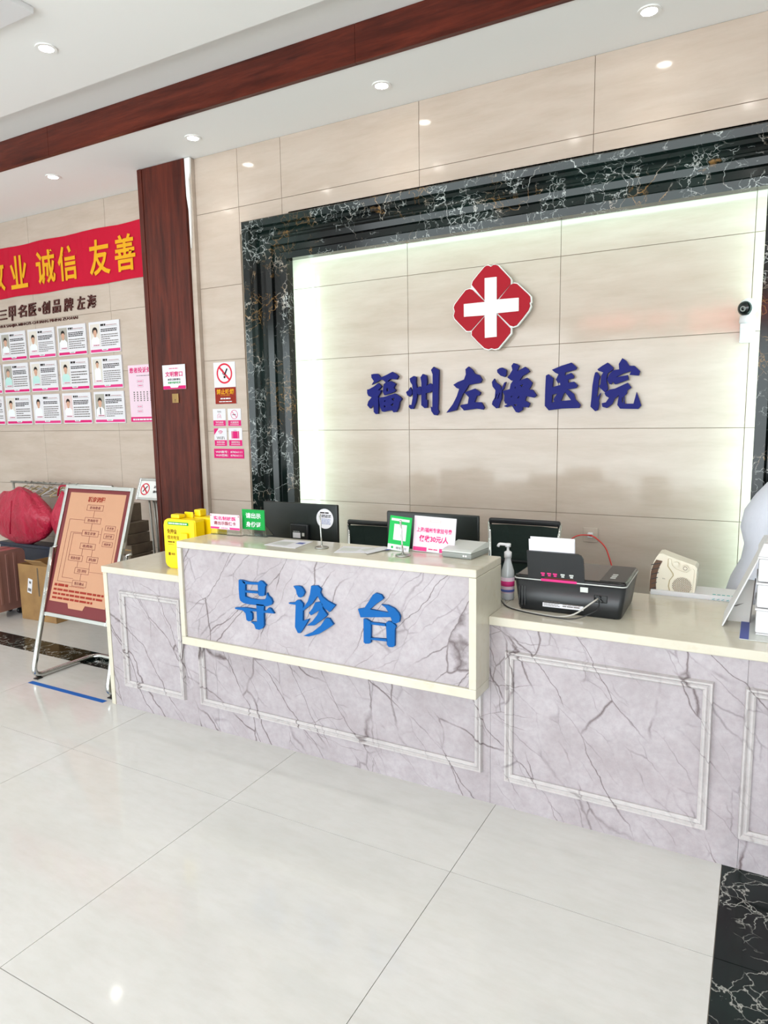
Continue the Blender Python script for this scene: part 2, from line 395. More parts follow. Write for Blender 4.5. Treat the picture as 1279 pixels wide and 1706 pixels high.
# ------------------------------------------------------------------ floor
fl = struct(B().box(XL-.1, XR+.1, YF, YI+.15, -.12, -.0035).obj('floor', 'groutf'))
def floor_tile(x0, x1, y0, y1, m='floor', name='tile'):
    g = .0012
    b = B(); b.box(x0+g, x1-g, y0+g, y1-g, -.003, 0, 0)
    return b.obj(name, m, fl)
def span(a, b, js):
    pts = [a]+sorted(j for j in js if a+.02 < j < b-.02)+[b]; return list(zip(pts, pts[1:]))
xj = [-.88+k for k in range(-8, 6)]; yj = [2.043+k for k in range(-7, 4)]
BX0, BX1 = -.047, .40                     # dark marble border running towards the camera
for (y0, y1) in span(YF, 2.868, yj):
    for (x0, x1) in span(XL, BX0, xj): floor_tile(x0, x1, y0, y1)
    floor_tile(BX0, BX1, y0, y1, 'blackf', 'border_tile')
    for (x0, x1) in span(BX1, XR, [BX1+k for k in range(1, 4)]): floor_tile(x0, x1, y0, y1)
for (x0, x1) in span(XL, XR, [-.88+k for k in range(-8, 6)]):
    floor_tile(x0, x1, 2.868, 3.062, 'blackf', 'border_tile'); floor_tile(x0, x1, 3.062, YI)
# street in front of the entrance, outside
struct(B().box(-30, 30, -34, YF-.02, -.14, -.02).obj('trim_1', 'asph'))

# ------------------------------------------------------------------ walls
def wall_tiles(parent, x0, x1, z0, z1, y, xs, zs, hole=None):
    g = .0013
    for (a, b) in span(z0, z1, zs):
        for (c, d) in span(x0, x1, xs):
            B().box(c+g, d-g, y, y+.011, a+g, b-g, .0009, 1).obj('tile', 'wall', parent)
wb = struct(B().box(-3.585, -3.16, YO+.0075, YI+.2, 0, ZS).box(-3.16, .33, YO+.0075, YI+.2, 2.93, ZS).box(.33, XR, YO+.0075, YI+.2, 0, ZS).box(-3.3, .5, YI+.0075, YI+.2, 0, 3.0).obj('wall_back', 'grout'))
zo = [3.01-.504*k for k in range(7)]; xo = [-3.837+.9977*k for k in range(9)]
XFL, XFR, ZFT = -3.20, .36, 2.83          # behind the marble frame the tiles stop here
wall_tiles(wb, -3.583, XFL, 0, ZS, YO, [-3.61], zo)
wall_tiles(wb, XFL, XR, 2.83, ZS, YO, xo, zo)
wall_tiles(wb, XFR, XR, 0, 2.83, YO, xo, zo)
wall_tiles(wb, -3.2, .45, 0, 2.93, YI, [-3.04, -2.053, -1.068, -.084], [2.478+.49, 2.478, 1.987, 1.494, .992, .5])
# cove sides between the two wall planes
for x in (-3.21, .375): B().box(x, x+.01, YO+.02, YI-.001, 0, 2.9).obj('cove_side', 'paint', wb)
B().box(-3.21, .385, YO+.02, YI-.001, 2.9, 2.91).obj('cove_side', 'paint', wb)
wl = struct(B().box(XL, -3.6, YI+.0075, YI+.2, 0, ZC).obj('wall_back_left', 'grout'))
wall_tiles(wl, XL, -3.63, 0, ZS, YI, [-7.8+.994*k for k in range(5)], [.02+.4945*k for k in range(1, 8)])
struct(B().box(XL-.15, XL, YF, YI+.2, 0, 3.7).obj('wall_left', 'paint'))
struct(B().box(XR, XR+.15, YF, YI+.2, 0, 3.7).obj('wall_right', 'paint'))
struct(B().box(XL, XR, YF-.15, YF, 3.0, 3.7).obj('wall_front', 'paint'))

# ------------------------------------------------------------------ ceiling, beam, lamps
ce = struct(B().box(XL, XR, YF-.1, 2.93, ZC, ZC+.12).obj('ceiling', 'paint'))
B().box(XL, XR, 2.93, 3.31, 3.57, 3.7).obj('raised_strip', 'paint', ce)
B().box(XL, XR, 3.32, YI+.2, ZS, ZS+.2).obj('soffit', 'paint', ce)
pc = at(57, 23, z=ZC-.03); B().box(pc.x-1.2, pc.x, pc.y-1.2, pc.y, ZC-.03, ZC-.001, .004).obj('panel', 'white', ce)
bt = thing('ceiling_beam', 'long dark red-brown wooden beam running across the white ceiling', 'beam', (-2, 3.29, ZS))
for a, b in span(XL+.01, XR-.01, [-6.8, -4.36, -1.93, .5]):
    B().box(a+2+.0008, b+2-.0008, 0, .022, -.005, .180, .001, 1).obj('board', 'woodh', bt)
    B().box(a+2+.0008, b+2-.0008, .022, .03, -.005, .02).obj('board_lip', 'woodh', bt)
def downlight(x, y, z, label, power=3, group='recessed ceiling spotlights'):
    t = thing('downlight', label, 'lamp', (x, y, z), group=group)
    B().ring((0, 0, -.006), .052, .036, .006, 'z').obj('trim_ring', 'lampring', t)
    B().cyl((0, 0, -.0035), .0355, .003).obj('lamp', 'lamp', t)
    l = bpy.data.lights.new('spot', 'SPOT'); l.energy = power; l.spot_size = math.radians(100); l.spot_blend = .8; l.color = (1, .955, .88); l.shadow_soft_size = .03
    o = bpy.data.objects.new('downlight_beam', l); link(o, t); o.location = (0, 0, -.02)
    return t
names = {0: 'recessed spotlight in the white soffit left of the wooden column', 1: 'recessed spotlight in the white soffit right of the wooden column', 2: 'recessed spotlight in the soffit above the left half of the marble frame', 3: 'recessed spotlight in the soffit nearest the top right corner of the photo', 4: 'recessed spotlight in the soffit beyond the right edge of the photo'}
for i, x in enumerate((-4.717, -3.325, -1.935, -.548, .85)): downlight(x, 3.58, ZS, names[i], group='spotlights in the soffit')
for y in (2.55, 1.1, -.5, -2.1):
    for k, x in enumerate((-6.5, -5.45, -4.42, -3.335, -2.3, -1.26, -.18, .9, 1.95)):
        if y < 2 and k % 2: continue
        lab = 'warm round spotlight in the upper ceiling at the top left, in front of the beam' if (y == 2.55 and k == 3) else 'upper ceiling spotlight, %s row from the beam, %s from the left' % ({2.55: 'first', 1.1: 'second', -.5: 'third', -2.1: 'fourth'}[y], ('first', 'second', 'third', 'fourth', 'fifth', 'sixth', 'seventh', 'eighth', 'ninth')[k if y > 2 else k//2])
        downlight(x, y, ZC, lab, 2.5, 'spotlights in the upper ceiling')

# ------------------------------------------------------------------ wooden column
XC0, XC1 = -4.082, -3.628
ct = thing('wooden_column', 'tall dark red-brown wooden column between the poster wall and the reception wall', 'column', ((XC0+XC1)/2, 3.9, 0))
hw = (XC1-XC0)/2
B().box(-hw+.045, hw, -.10, -.082, 0, ZS-.004, .001, 1).obj('front_panel', 'wood', ct)
B().box(-hw, -hw+.043, -.106, -.078, 0, ZS-.004, .004).obj('edge_strip', 'wood', ct)
B().box(hw-.018, hw, -.0815, -.02, 0, ZS-.004).obj('side_panel', 'wood', ct)
B().box(-hw+.004, hw-.02, -.075, .2, 0, ZS-.004).obj('core', 'paint', ct)
B().box(hw+.002, hw+.045, -.078, -.02, 0, ZS-.004).obj('corner_filler', 'wall', ct)
jag = [(-.0, 0), (.05, 0), (.045, -.1), (.03, -.14), (.036, -.3), (.028, -.52), (.02, -.6), (.018, -.35), (.004, -.25)]
B().prism([(hw+.001+p[0], ZS-.005+p[1]) for p in jag], -.094, -.08).obj('torn_plaster', 'paint', ct)

# ------------------------------------------------------------------ black marble frame
mf = thing('marble_frame', 'wide black marble frame with gold and white veins around the lit recess', 'frame', (-1.4, YO, 0))
xi0, xi1, zi = -2.79+1.4, -.035+1.4, 2.617
prof = [(0, -.0), (0, .038), (.05, .045), (.062, .03), (.11, .03), (.118, .048), (.16, .055), (.172, .066), (.185, .066), (.197, .05), (.235, .038), (.245, .052), (.27, .052), (.282, .07), (.33, .078), (.34, .07), (.342, -.0)]
sweep('moulding', [(xi0, 0), (xi0, zi), (xi1, zi), (xi1, 0)], prof, 'black', mf, 0, kz=.79)
# lip that hides the cove lights: inner return of the frame
B().box(xi0-.37, xi0, .0, .03, 0, zi+.2).box(xi1, xi1+.37, .0, .03, 0, zi+.2).box(xi0, xi1, 0, .03, zi, zi+.3).obj('backing_slab', 'black', mf)
ls = thing('led_strip', 'hidden white LED strips glowing behind the marble frame edge', 'light strip', (-1.4, YO+.04, 0))
B().box(xi0-.10, xi0-.085, 0, .008, .3, 2.6).obj('strip', 'led', ls)
B().box(xi1+.085, xi1+.10, 0, .008, .3, 2.6).obj('strip', 'led', ls)
B().box(xi0, xi1, 0, .008, 2.71, 2.725).obj('strip', 'led', ls)

# ------------------------------------------------------------------ lettering traced stroke by stroke
def outline(pts, ox, oy, s, y):
    return [(at(ox+p[0]/s, oy+p[1]/s, y=y)) for p in pts]
def character(name, label, groups, ox, oy, s, y, depth, m, cat='sign letter', group=None):
    """groups of stroke outlines measured on the photo, laid on the real plane y and given thickness"""
    gs = [[[(v.x, v.z) for v in outline(o, ox, oy, s, y)] for o in g] for g in groups]
    xs = [p[0] for g in gs for o in g for p in o]; zs = [p[1] for g in gs for o in g for p in o]
    c = Vector(((min(xs)+max(xs))/2, y+depth, min(zs)))
    gs = [[[(p[0]-c.x, p[1]-c.z) for p in o] for o in g] for g in gs]
    b = B(); b.bm.free(); b.bm = curve_mesh(gs, depth); o = b.obj(name, m); o.location = c
    return tag(o, label, cat, group)
YL = 4.075
HN = 'dark blue characters of the hospital name'
character('sign_character', 'dark blue raised character 福, first of the hospital name on the recessed wall', [
 [[(145,190),(180,182),(225,180),(250,205),(268,232),(350,195),(425,155),(470,180),(505,218),(480,258),(400,250),(340,300),(300,262),(262,262),(225,290),(150,328),(180,280),(148,235)]],
 [[(90,392),(120,385),(180,350),(240,305),(280,350),(235,400),(278,400),(262,440),(235,480),(240,600),(235,715),(205,720),(178,690),(175,600),(130,645),(92,600),(105,550),(150,495),(105,475),(90,440)]],
 [[(310,320),(345,290),(410,280),(470,315),(440,370),(470,400),(450,425),(320,470),(298,420)],[(345,385),(362,365),(378,405),(350,420)]],
 [[(245,500),(310,490),(460,445),(520,480),(550,515),(520,560),(505,640),(480,690),(440,695),(420,665),(340,680),(315,690),(285,680),(262,625)],[(318,535),(345,540),(318,558)],[(412,515),(455,500),(440,545)],[(315,600),(345,618),(315,632)],[(398,600),(440,570),(435,608)]]], 600, 600, 7.994, YL, .02, 'navy', group=HN)
character('sign_character', 'dark blue raised character 州, second of the hospital name on the recessed wall', [
 [[(655,245),(710,210),(742,225),(738,300),(755,380),(755,480),(740,560),(705,650),(670,652),(642,620),(650,595),(680,595),(700,480),(690,330),(665,290)]],
 [[(608,425),(640,400),(665,360),(690,420),(685,450),(655,487),(625,470)]],[[(755,370),(790,350),(815,370),(815,450),(780,465),(750,440)]],
 [[(800,230),(830,183),(880,205),(888,280),(870,420),(870,525),(890,530),(890,630),(855,640),(810,600),(812,300)]],
 [[(880,340),(930,308),(965,330),(960,400),(925,430),(870,440)]],
 [[(940,130),(975,88),(1045,130),(1040,300),(1030,660),(1045,690),(1020,735),(980,730),(945,680),(935,620),(958,630),(962,190)]]], 600, 600, 7.994, YL, .02, 'navy', group=HN)
character('sign_character', 'dark blue raised character 左, third of the hospital name on the recessed wall', [
 [[(280,120),(322,85),(370,125),(400,180),(465,200),(500,260),(480,300),(320,330),(290,390),(245,450),(195,570),(160,665),(25,700),(110,590),(165,480),(195,385),(160,370),(118,328),(180,290),(260,258),(285,190)]],
 [[(265,430),(330,405),(405,378),(480,430),(465,470),(430,475),(400,560),(490,560),(530,630),(515,660),(430,645),(260,670),(208,610),(225,595),(310,580),(325,495)]]], 740, 600, 7.994, YL, .02, 'navy', group=HN)
character('sign_character', 'dark blue raised character 海, fourth of the hospital name on the recessed wall', [
 [[(700,130),(735,105),(770,98),(825,130),(825,195),(800,225),(745,205),(705,165)]],
 [[(632,290),(665,245),(680,290),(745,340),(755,395),(795,300),(820,290),(790,385),(765,400),(760,510),(735,580),(720,635),(690,643),(632,590),(640,550),(670,500),(680,400),(640,350)],[(690,455),(700,450),(682,520),(668,520)],[(735,430),(742,440),(715,515),(706,512)]],
 [[(892,75),(920,38),(960,50),(995,75),(965,150),(1075,88),(1105,110),(1135,148),(1090,185),(1040,210),(1000,270),(1100,235),(1170,300),(1150,350),(1125,390),(1175,395),(1228,470),(1190,500),(1090,480),(1075,540),(1140,575),(1115,630),(1040,625),(1040,660),(985,700),(950,690),(895,600),(830,628),(790,612),(840,585),(810,580),(795,540),(800,470),(770,410),(870,385),(880,320),(915,270),(890,272),(838,230),(870,190),(905,130)],[(1005,335),(1048,322),(1030,360)],[(920,592),(970,588),(945,614)],[(970,505),(1000,470),(990,512)],[(880,490),(905,468),(895,500)],[(935,365),(948,350),(946,385)]]], 740, 600, 7.994, YL, .02, 'navy', group=HN)
character('sign_character', 'dark blue raised character 医, fifth of the hospital name on the recessed wall', [
 [[(195,175),(300,130),(415,95),(475,150),(460,175),(345,205),(340,240),(410,210),(440,240),(440,270),(375,285),(378,320),(440,308),(485,350),(465,380),(370,395),(440,445),(460,510),(515,565),(500,605),(300,610),(160,630),(115,580),(120,400),(128,240),(155,225),(210,270),(200,370),(290,345),(285,320),(262,325),(240,285),(270,225),(235,210)],[(200,455),(255,440),(210,510),(225,530),(192,545)],[(295,525),(330,440),(345,430),(410,515)]]], 890, 590, 6.732, YL, .02, 'navy', group=HN)
character('sign_character', 'dark blue raised character 院, last of the hospital name on the recessed wall', [
 [[(680,205),(700,200),(735,250),(720,300),(710,400),(700,485),(745,432),(720,520),(725,560),(710,625),(680,640),(628,590),(640,470),(650,350),(665,260)]],
 [[(705,170),(760,130),(820,95),(885,150),(880,175),(820,215),(805,290),(825,390),(790,430),(715,360),(740,340),(750,240),(770,205),(715,185)]],
 [[(880,180),(950,170),(945,110),(985,45),(1030,75),(1062,130),(1120,130),(1183,190),(1168,240),(1065,232),(1085,190),(1000,215),(910,258),(1045,235),(1055,285),(905,340),(880,310),(860,340),(840,335),(810,285),(840,225)]],
 [[(800,420),(850,395),(905,385),(980,350),(1045,320),(1085,375),(1040,405),(1035,440),(1005,470),(1010,555),(1110,555),(1145,425),(1160,470),(1195,575),(1160,615),(960,612),(928,570),(945,460),(900,500),(870,560),(810,605),(760,590),(755,550),(800,540),(835,490),(800,470),(785,440)],[(985,480),(998,480),(995,540),(980,540)]]], 890, 590, 6.732, YL, .02, 'navy', group=HN)
DN = 'bright blue characters on the raised counter'
YP = YB+.0005
character('sign_character', 'bright blue raised character 导, left of the three on the raised counter front', [
 [[(350,205),(420,212),(488,260),(488,560),(590,600),(780,632),(900,628),(930,590),(950,480),(975,545),(1035,600),(1068,680),(1050,735),(960,768),(900,765),(560,725),(450,700),(385,650),(365,590),(350,400)]],
 [[(420,212),(560,250),(755,265),(800,222),(850,235),(935,325),(910,345),(900,540),(860,555),(790,550),(765,515),(755,310),(488,300),(440,260)]],
 [[(480,430),(770,455),(770,500),(480,475)]],
 [[(270,795),(480,795),(730,835),(735,880),(590,875),(635,930),(640,1040),(610,1085),(560,1090),(515,1060),(495,920),(440,860),(275,825)]],
 [[(725,720),(890,740),(880,860),(930,870),(985,800),(1030,815),(1105,925),(880,905),(890,1180),(860,1240),(780,1270),(710,1250),(680,1160),(605,1100),(740,1100)]]], 370, 950, 12.79, YP, .012, 'blue', group=DN)
character('sign_character', 'bright blue raised character 诊, middle of the three on the raised counter front', [
 [[(235,210),(330,205),(400,225),(450,290),(475,350),(440,430),(390,458),(340,440),(305,370),(290,290)]],
 [[(135,565),(260,560),(310,510),(370,510),(440,590),(435,950),(570,910),(440,1130),(380,1215),(330,1210),(270,1080),(285,610),(150,590)]],
 [[(615,205),(740,200),(825,275),(805,350),(850,440),(960,530),(1130,620),(1010,765),(900,690),(845,610),(755,430),(740,430),(640,580),(435,745),(440,680),(540,540),(590,380)]],
 [[(700,560),(800,550),(860,600),(860,690),(780,730),(610,835),(565,780),(640,690)]],
 [[(860,690),(960,830),(870,910),(680,1050),(515,1055),(640,960),(740,830),(790,720)]],
 [[(930,890),(1000,900),(1090,1030),(960,1120),(780,1230),(560,1285),(450,1270),(640,1190),(820,1050),(880,960)]]], 470, 960, 12.79, YP, .012, 'blue', group=DN)
character('sign_character', 'bright blue raised character 台, right of the three on the raised counter front', [
 [[(580,230),(700,270),(750,350),(700,390),(580,470),(460,580),(860,650),(790,540),(700,475),(840,490),(980,560),(1070,660),(1100,740),(1085,850),(1010,880),(940,860),(900,745),(260,750),(205,570),(340,550),(440,400),(520,270)]],
 [[(322,780),(380,785),(480,850),(478,1290),(440,1310),(360,1310),(325,1280)]],[[(470,850),(800,890),(810,940),(470,900)]],
 [[(780,890),(830,835),(900,840),(985,900),(1015,950),(990,990),(985,1360),(950,1385),(860,1380),(820,1330),(805,960)]],[[(470,1185),(825,1215),(825,1265),(470,1225)]]], 580, 970, 12.79, YP, .012, 'blue', group=DN)

# red flower emblem with a white cross
def pz(pts, ox=740, oy=430, s=7.994, y=4.06): return [(v.x, v.z) for v in outline(pts, ox, oy, s, y)]
petals = [
 [(370,360),(385,310),(460,215),(540,120),(565,105),(590,102),(625,118),(660,92),(690,92),(715,100),(800,190),(870,265),(885,290),(883,350),(715,548),(545,572)],
 [(725,562),(885,358),(930,338),(970,345),(1045,415),(1110,475),(1145,515),(1150,580),(1135,600),(1145,640),(1120,700),(1045,800),(965,895),(920,912),(880,900),(718,742)],
 [(130,660),(145,620),(215,525),(290,430),(340,413),(378,425),(538,580),(538,765),(360,965),(330,972),(300,970),(220,890),(145,810),(130,770),(145,710)],
 [(545,775),(372,975),(370,1030),(450,1115),(540,1200),(590,1215),(625,1200),(670,1212),(715,1200),(800,1100),(880,1000),(885,940),(715,762)]]
cross = [(547,272),(705,255),(705,556),(998,532),(998,708),(705,738),(705,1050),(550,1065),(547,765),(272,785),(270,617),(547,588)]
def grow(pts, k, c=(636, 655)): return [(c[0]+(p[0]-c[0])*k, c[1]+(p[1]-c[1])*k) for p in pts]
ec = at(740+636/7.994, 430+655/7.994, y=4.06)
em = thing('hospital_emblem', 'red four-petal flower emblem with a white cross above the hospital name', 'emblem', (ec.x, 4.06, ec.z))
def emp(name, sets, y0, y1, m):
    b = B()
    for st in sets: b.prism([(p[0]-ec.x, p[1]-ec.z) for p in st], y0, y1)
    return b.obj(name, m, em)
emp('backing', [pz([(358,400),(356,358),(373,302),(530,110),(585,88),(625,104),(660,80),(722,90),(880,258),(898,290),(900,345),(930,325),(975,332),(1120,465),(1160,512),(1165,585),(1150,605),(1160,645),(1132,708),(975,908),(922,927),(898,925),(898,1005),(725,1212),(672,1225),(625,1213),(588,1228),(530,1212),(358,1035),(356,985),(292,984),(132,818),(116,770),(130,712),(116,662),(132,612),(280,420),(338,400)])], 0, .02, 'wacr')
for p in petals: emp('petal', [pz(p)], -.008, -.0005, 'red')
emp('cross', [pz(cross)], -.014, -.0085, 'wacr')

# ------------------------------------------------------------------ reception desk
X0, X1 = -3.152, 2.2
d = thing('reception_desk', 'long grey marble reception desk with cream worktop and raised counter box', 'reception desk', (-1.4, YD, 0))
ox = 1.4
def D(x): return x+ox
zt = ZW-.036
for a, b_ in span(X0+.03, X1, [-2.36, -.905, .0, 1.2]):
    B().box(D(a)+.0005, D(b_)-.0005, 0, .02, 0, zt).obj('front_panel', 'grey', d)
B().box(D(X0), D(X0)+.0295, -.004, .62, 0, zt).obj('end_panel', 'cream', d)
B().box(D(X0)+.04, D(X1), .0205, .03, 0, zt).obj('carcass', 'white', d)
B().box(D(X0)-.004, D(-2.437), -.012, .62, zt, ZW, .004).obj('worktop', 'cream', d)
B().box(D(-.911), D(X1), -.012, .61, zt, ZW, .004).obj('worktop', 'cream', d)
B().box(D(-2.437)+.0005, D(-.911)-.0005, .14, .61, zt, ZW, .002).obj('worktop', 'cream', d)
B().box(D(X0)+.04, D(.2), .6105, .77, .70, .735, .003).obj('inner_desk', 'white', d)
for x in (X0+.05, -2.5, -1.6, -.55, .15): B().box(D(x), D(x)+.02, .05, .76, 0, .70).obj('inner_support', 'white', d)
B().box(D(.42), D(1.5), .62, 1.25, .70, .735, .003).obj('side_return', 'white', d)
B().box(D(.5), D(.52), .7, 1.2, 0, .70).box(D(1.4), D(1.42), .7, 1.2, 0, .70).obj('inner_support', 'white', d)
mp = [(0, 0), (0, .008), (.006, .013), (.012, .013), (.017, .008), (.024, .018), (.03, .018), (.034, 0)]
def mould(x0, x1, z0, z1):
    # profile outward of the path: path is the inner edge (clockwise so 'outward' is outside)
    w = .034
    sweep('moulding', [(D(x0)+w, z0+w), (D(x0)+w, z1-w), (D(x1)-w, z1-w), (D(x1)-w, z0+w)], mp, 'greym', d, 0, True)
mould(-3.026, -2.575, .128, .672); mould(-2.467, -.937, .128, .60); mould(-.844, -.100, .118, .664); mould(-.006, .74, .118, .664); mould(.86, 1.6, .118, .664)
# raised counter box
bx0, bx1, bz0, bz1 = D(-2.437), D(-.911), .497, ZB
yb0 = YB-YD; yb1 = .135
B().box(bx0, bx1, yb0, yb1, bz1-.032, bz1, .004).obj('counter_top', 'cream', d)
B().box(bx0, bx0+.026, yb0, yb1, bz0+.04, bz1-.0325, .002).obj('box_end', 'cream', d)
B().box(bx1-.03, bx1, yb0, yb1, bz0+.04, bz1-.0325, .002).obj('box_end', 'cream', d)
B().box(bx0, bx1, yb0, -.0005, bz0, bz0+.0395, .003).obj('box_bottom', 'cream', d)
B().box(bx0+.0265, bx1-.0305, yb0+.013, yb0+.03, bz0+.04, bz1-.0325).obj('box_front', 'greyb', d)
B().box(bx0+.0265, bx1-.0305, .1, .13, ZW+.001, bz1-.0325).obj('box_back', 'cream', d)


# ================================================================== things on the walls
def card_frame(name, label, cat, p0, p1, plane, depth=.006, m='paper', group=None, rot=(0, 0, 0), radius=0):
    """flat board whose upper-left / lower-right corners were measured on a wall plane; returns root and size"""
    a = at(*p0, y=plane); b = at(*p1, y=plane)
    w, h = b.x-a.x, a.z-b.z
    t = thing(name, label, cat, ((a.x+b.x)/2, plane, b.z), rot, group)
    B().box(-w/2, w/2, -depth, -.0006, 0, h, .0008, 1).obj('board', m, t)
    return t, w, h

# banner on the left wall
a = at(0, 413, y=4.1); bnz0, bnz1 = 2.72, 3.16
bn = thing('slogan_banner', 'red cloth banner with golden characters across the top of the left wall', 'banner', (-5.7, YI-.002, bnz0))
bl, br = -6.95+5.7, -4.10+5.7; hh = bnz1-bnz0
b = B(); N = 40
rings = []
for i in range(N+1):
    x = bl+(br-bl)*i/N; o = -.004-.002*math.sin(i*1.1)-.0015*math.sin(i*2.7)
    rings.append([(x, o-.002, .004*math.sin(i*.6)), (x, o-.002, hh+.004*math.sin(i*.7+1)), (x, o, hh+.004*math.sin(i*.7+1)), (x, o, .004*math.sin(i*.6))])
b.loft(rings, smooth=False).obj('cloth', 'banner', bn)
for ch, x0, x1 in (('敬', -6.42, -6.17), ('业', -6.085, -5.845), ('诚', -5.715, -5.46), ('信', -5.42, -5.175), ('友', -5.02, -4.77), ('善', -4.71, -4.475)):
    text('character', ch, (x0+x1)/2+5.7, hh/2-.01, x1-x0, .285, 'gold', bn, -.0125, .0012, .02)

# slogan characters 三甲名医·创品牌左海 and the romanised line
sl = [('三', -6.325, -6.19), ('甲', -6.175, -6.065), ('名', -6.04, -5.90), ('医', -5.885, -5.765), ('·', -5.745, -5.71), ('创', -5.70, -5.575), ('品', -5.55, -5.43), ('牌', -5.40, -5.265), ('左', -5.225, -5.115), ('海', -5.10, -4.975)]
posn = ['leftmost in view', 'second from the left', 'third from the left', 'fourth from the left', '', 'just after the dot', 'fourth from the right', 'third from the right', 'next to last', 'last at the right']
for (ch, x0, x1), pn in zip(sl, posn):
    zb = 2.535; hgt = .11 if ch not in '·三' else (.035 if ch == '·' else .085)
    if ch == '甲': zb, hgt = 2.515, .13
    bb = B(); bb.bm.free(); bb.bm = glyphs(ch, (x1-x0)*.86, hgt, .012, .012)
    # slight brush slant
    bb.xf(Matrix(((1, 0, .12, 0), (0, 1, 0, 0), (.03, 0, 1, 0), (0, 0, 0, 1))))
    bb.xf(Matrix.Translation((0, 0, hgt/2)))
    o = bb.obj('slogan_character', 'brown'); o.location = ((x0+x1)/2, YI-.001, zb+(0.03 if ch == '·' else 0))
    tag(o, ('brown raised dot between 医 and 创 in the slogan on the left wall' if ch == '·' else f'small dark brown raised character {ch} of the left wall slogan, {pn}'), 'sign letter', 'brown slogan characters above the doctor posters')
bb = B(); bb.bm.free(); bb.bm = glyphs('HUI SANJIA MINGYI-CHUANG PINPAI ZUOHAI', 1.10, .032, .006, .005, 1)
bb.xf(Matrix.Translation((0, 0, .016)))
o = bb.obj('romanised_line', 'brown'); o.location = (-5.78, YI-.001, 2.455); tag(o, 'thin line of dark brown latin capitals under the slogan characters', 'sign lettering')

# doctor posters
rows = [(2.418, 2.158), (2.130, 1.860), (1.835, 1.567)]
cols = [-6.325, -5.918, -5.505, -5.09]; PW = .372
desc = {
 (0, 0): ('top row, first from the left: doctor in a grey coat', 'portd', 'hairp', 'coat'),
 (0, 1): ('top row, second from the left: short-haired doctor in a pale coat', 'portr', 'hairp', 'coat'),
 (0, 2): ('top row, third from the left: dark-haired doctor with tie, grey backdrop', 'portd', 'hairp', 'coat'),
 (0, 3): ('top row, rightmost: doctor with bob haircut', 'portr', 'hairp', 'coat'),
 (1, 0): ('middle row, first from the left: balding doctor in teal gown', 'portd', 'inkg', 'tealc'),
 (1, 1): ('middle row, second from the left: smiling doctor in pale teal gown', 'portr', 'hairp', 'tealc'),
 (1, 2): ('middle row, third from the left: doctor in teal gown with crossed lines', 'portr', 'hairp', 'tealc'),
 (1, 3): ('middle row, rightmost: doctor standing in a long white coat', 'portr', 'hairp', 'coat'),
 (2, 0): ('bottom row, first from the left: doctor in a beige coat', 'portr', 'hairp', 'coat'),
 (2, 1): ('bottom row, second from the left: woman with dark tied-back hair', 'paper', 'hairp', 'coat'),
 (2, 2): ('bottom row, third from the left: doctor in grey coat, rose backdrop', 'palep', 'hairp', 'coat'),
 (2, 3): ('bottom row, rightmost: doctor with glasses beside the complaint poster', 'portd', 'hairp', 'coat')}
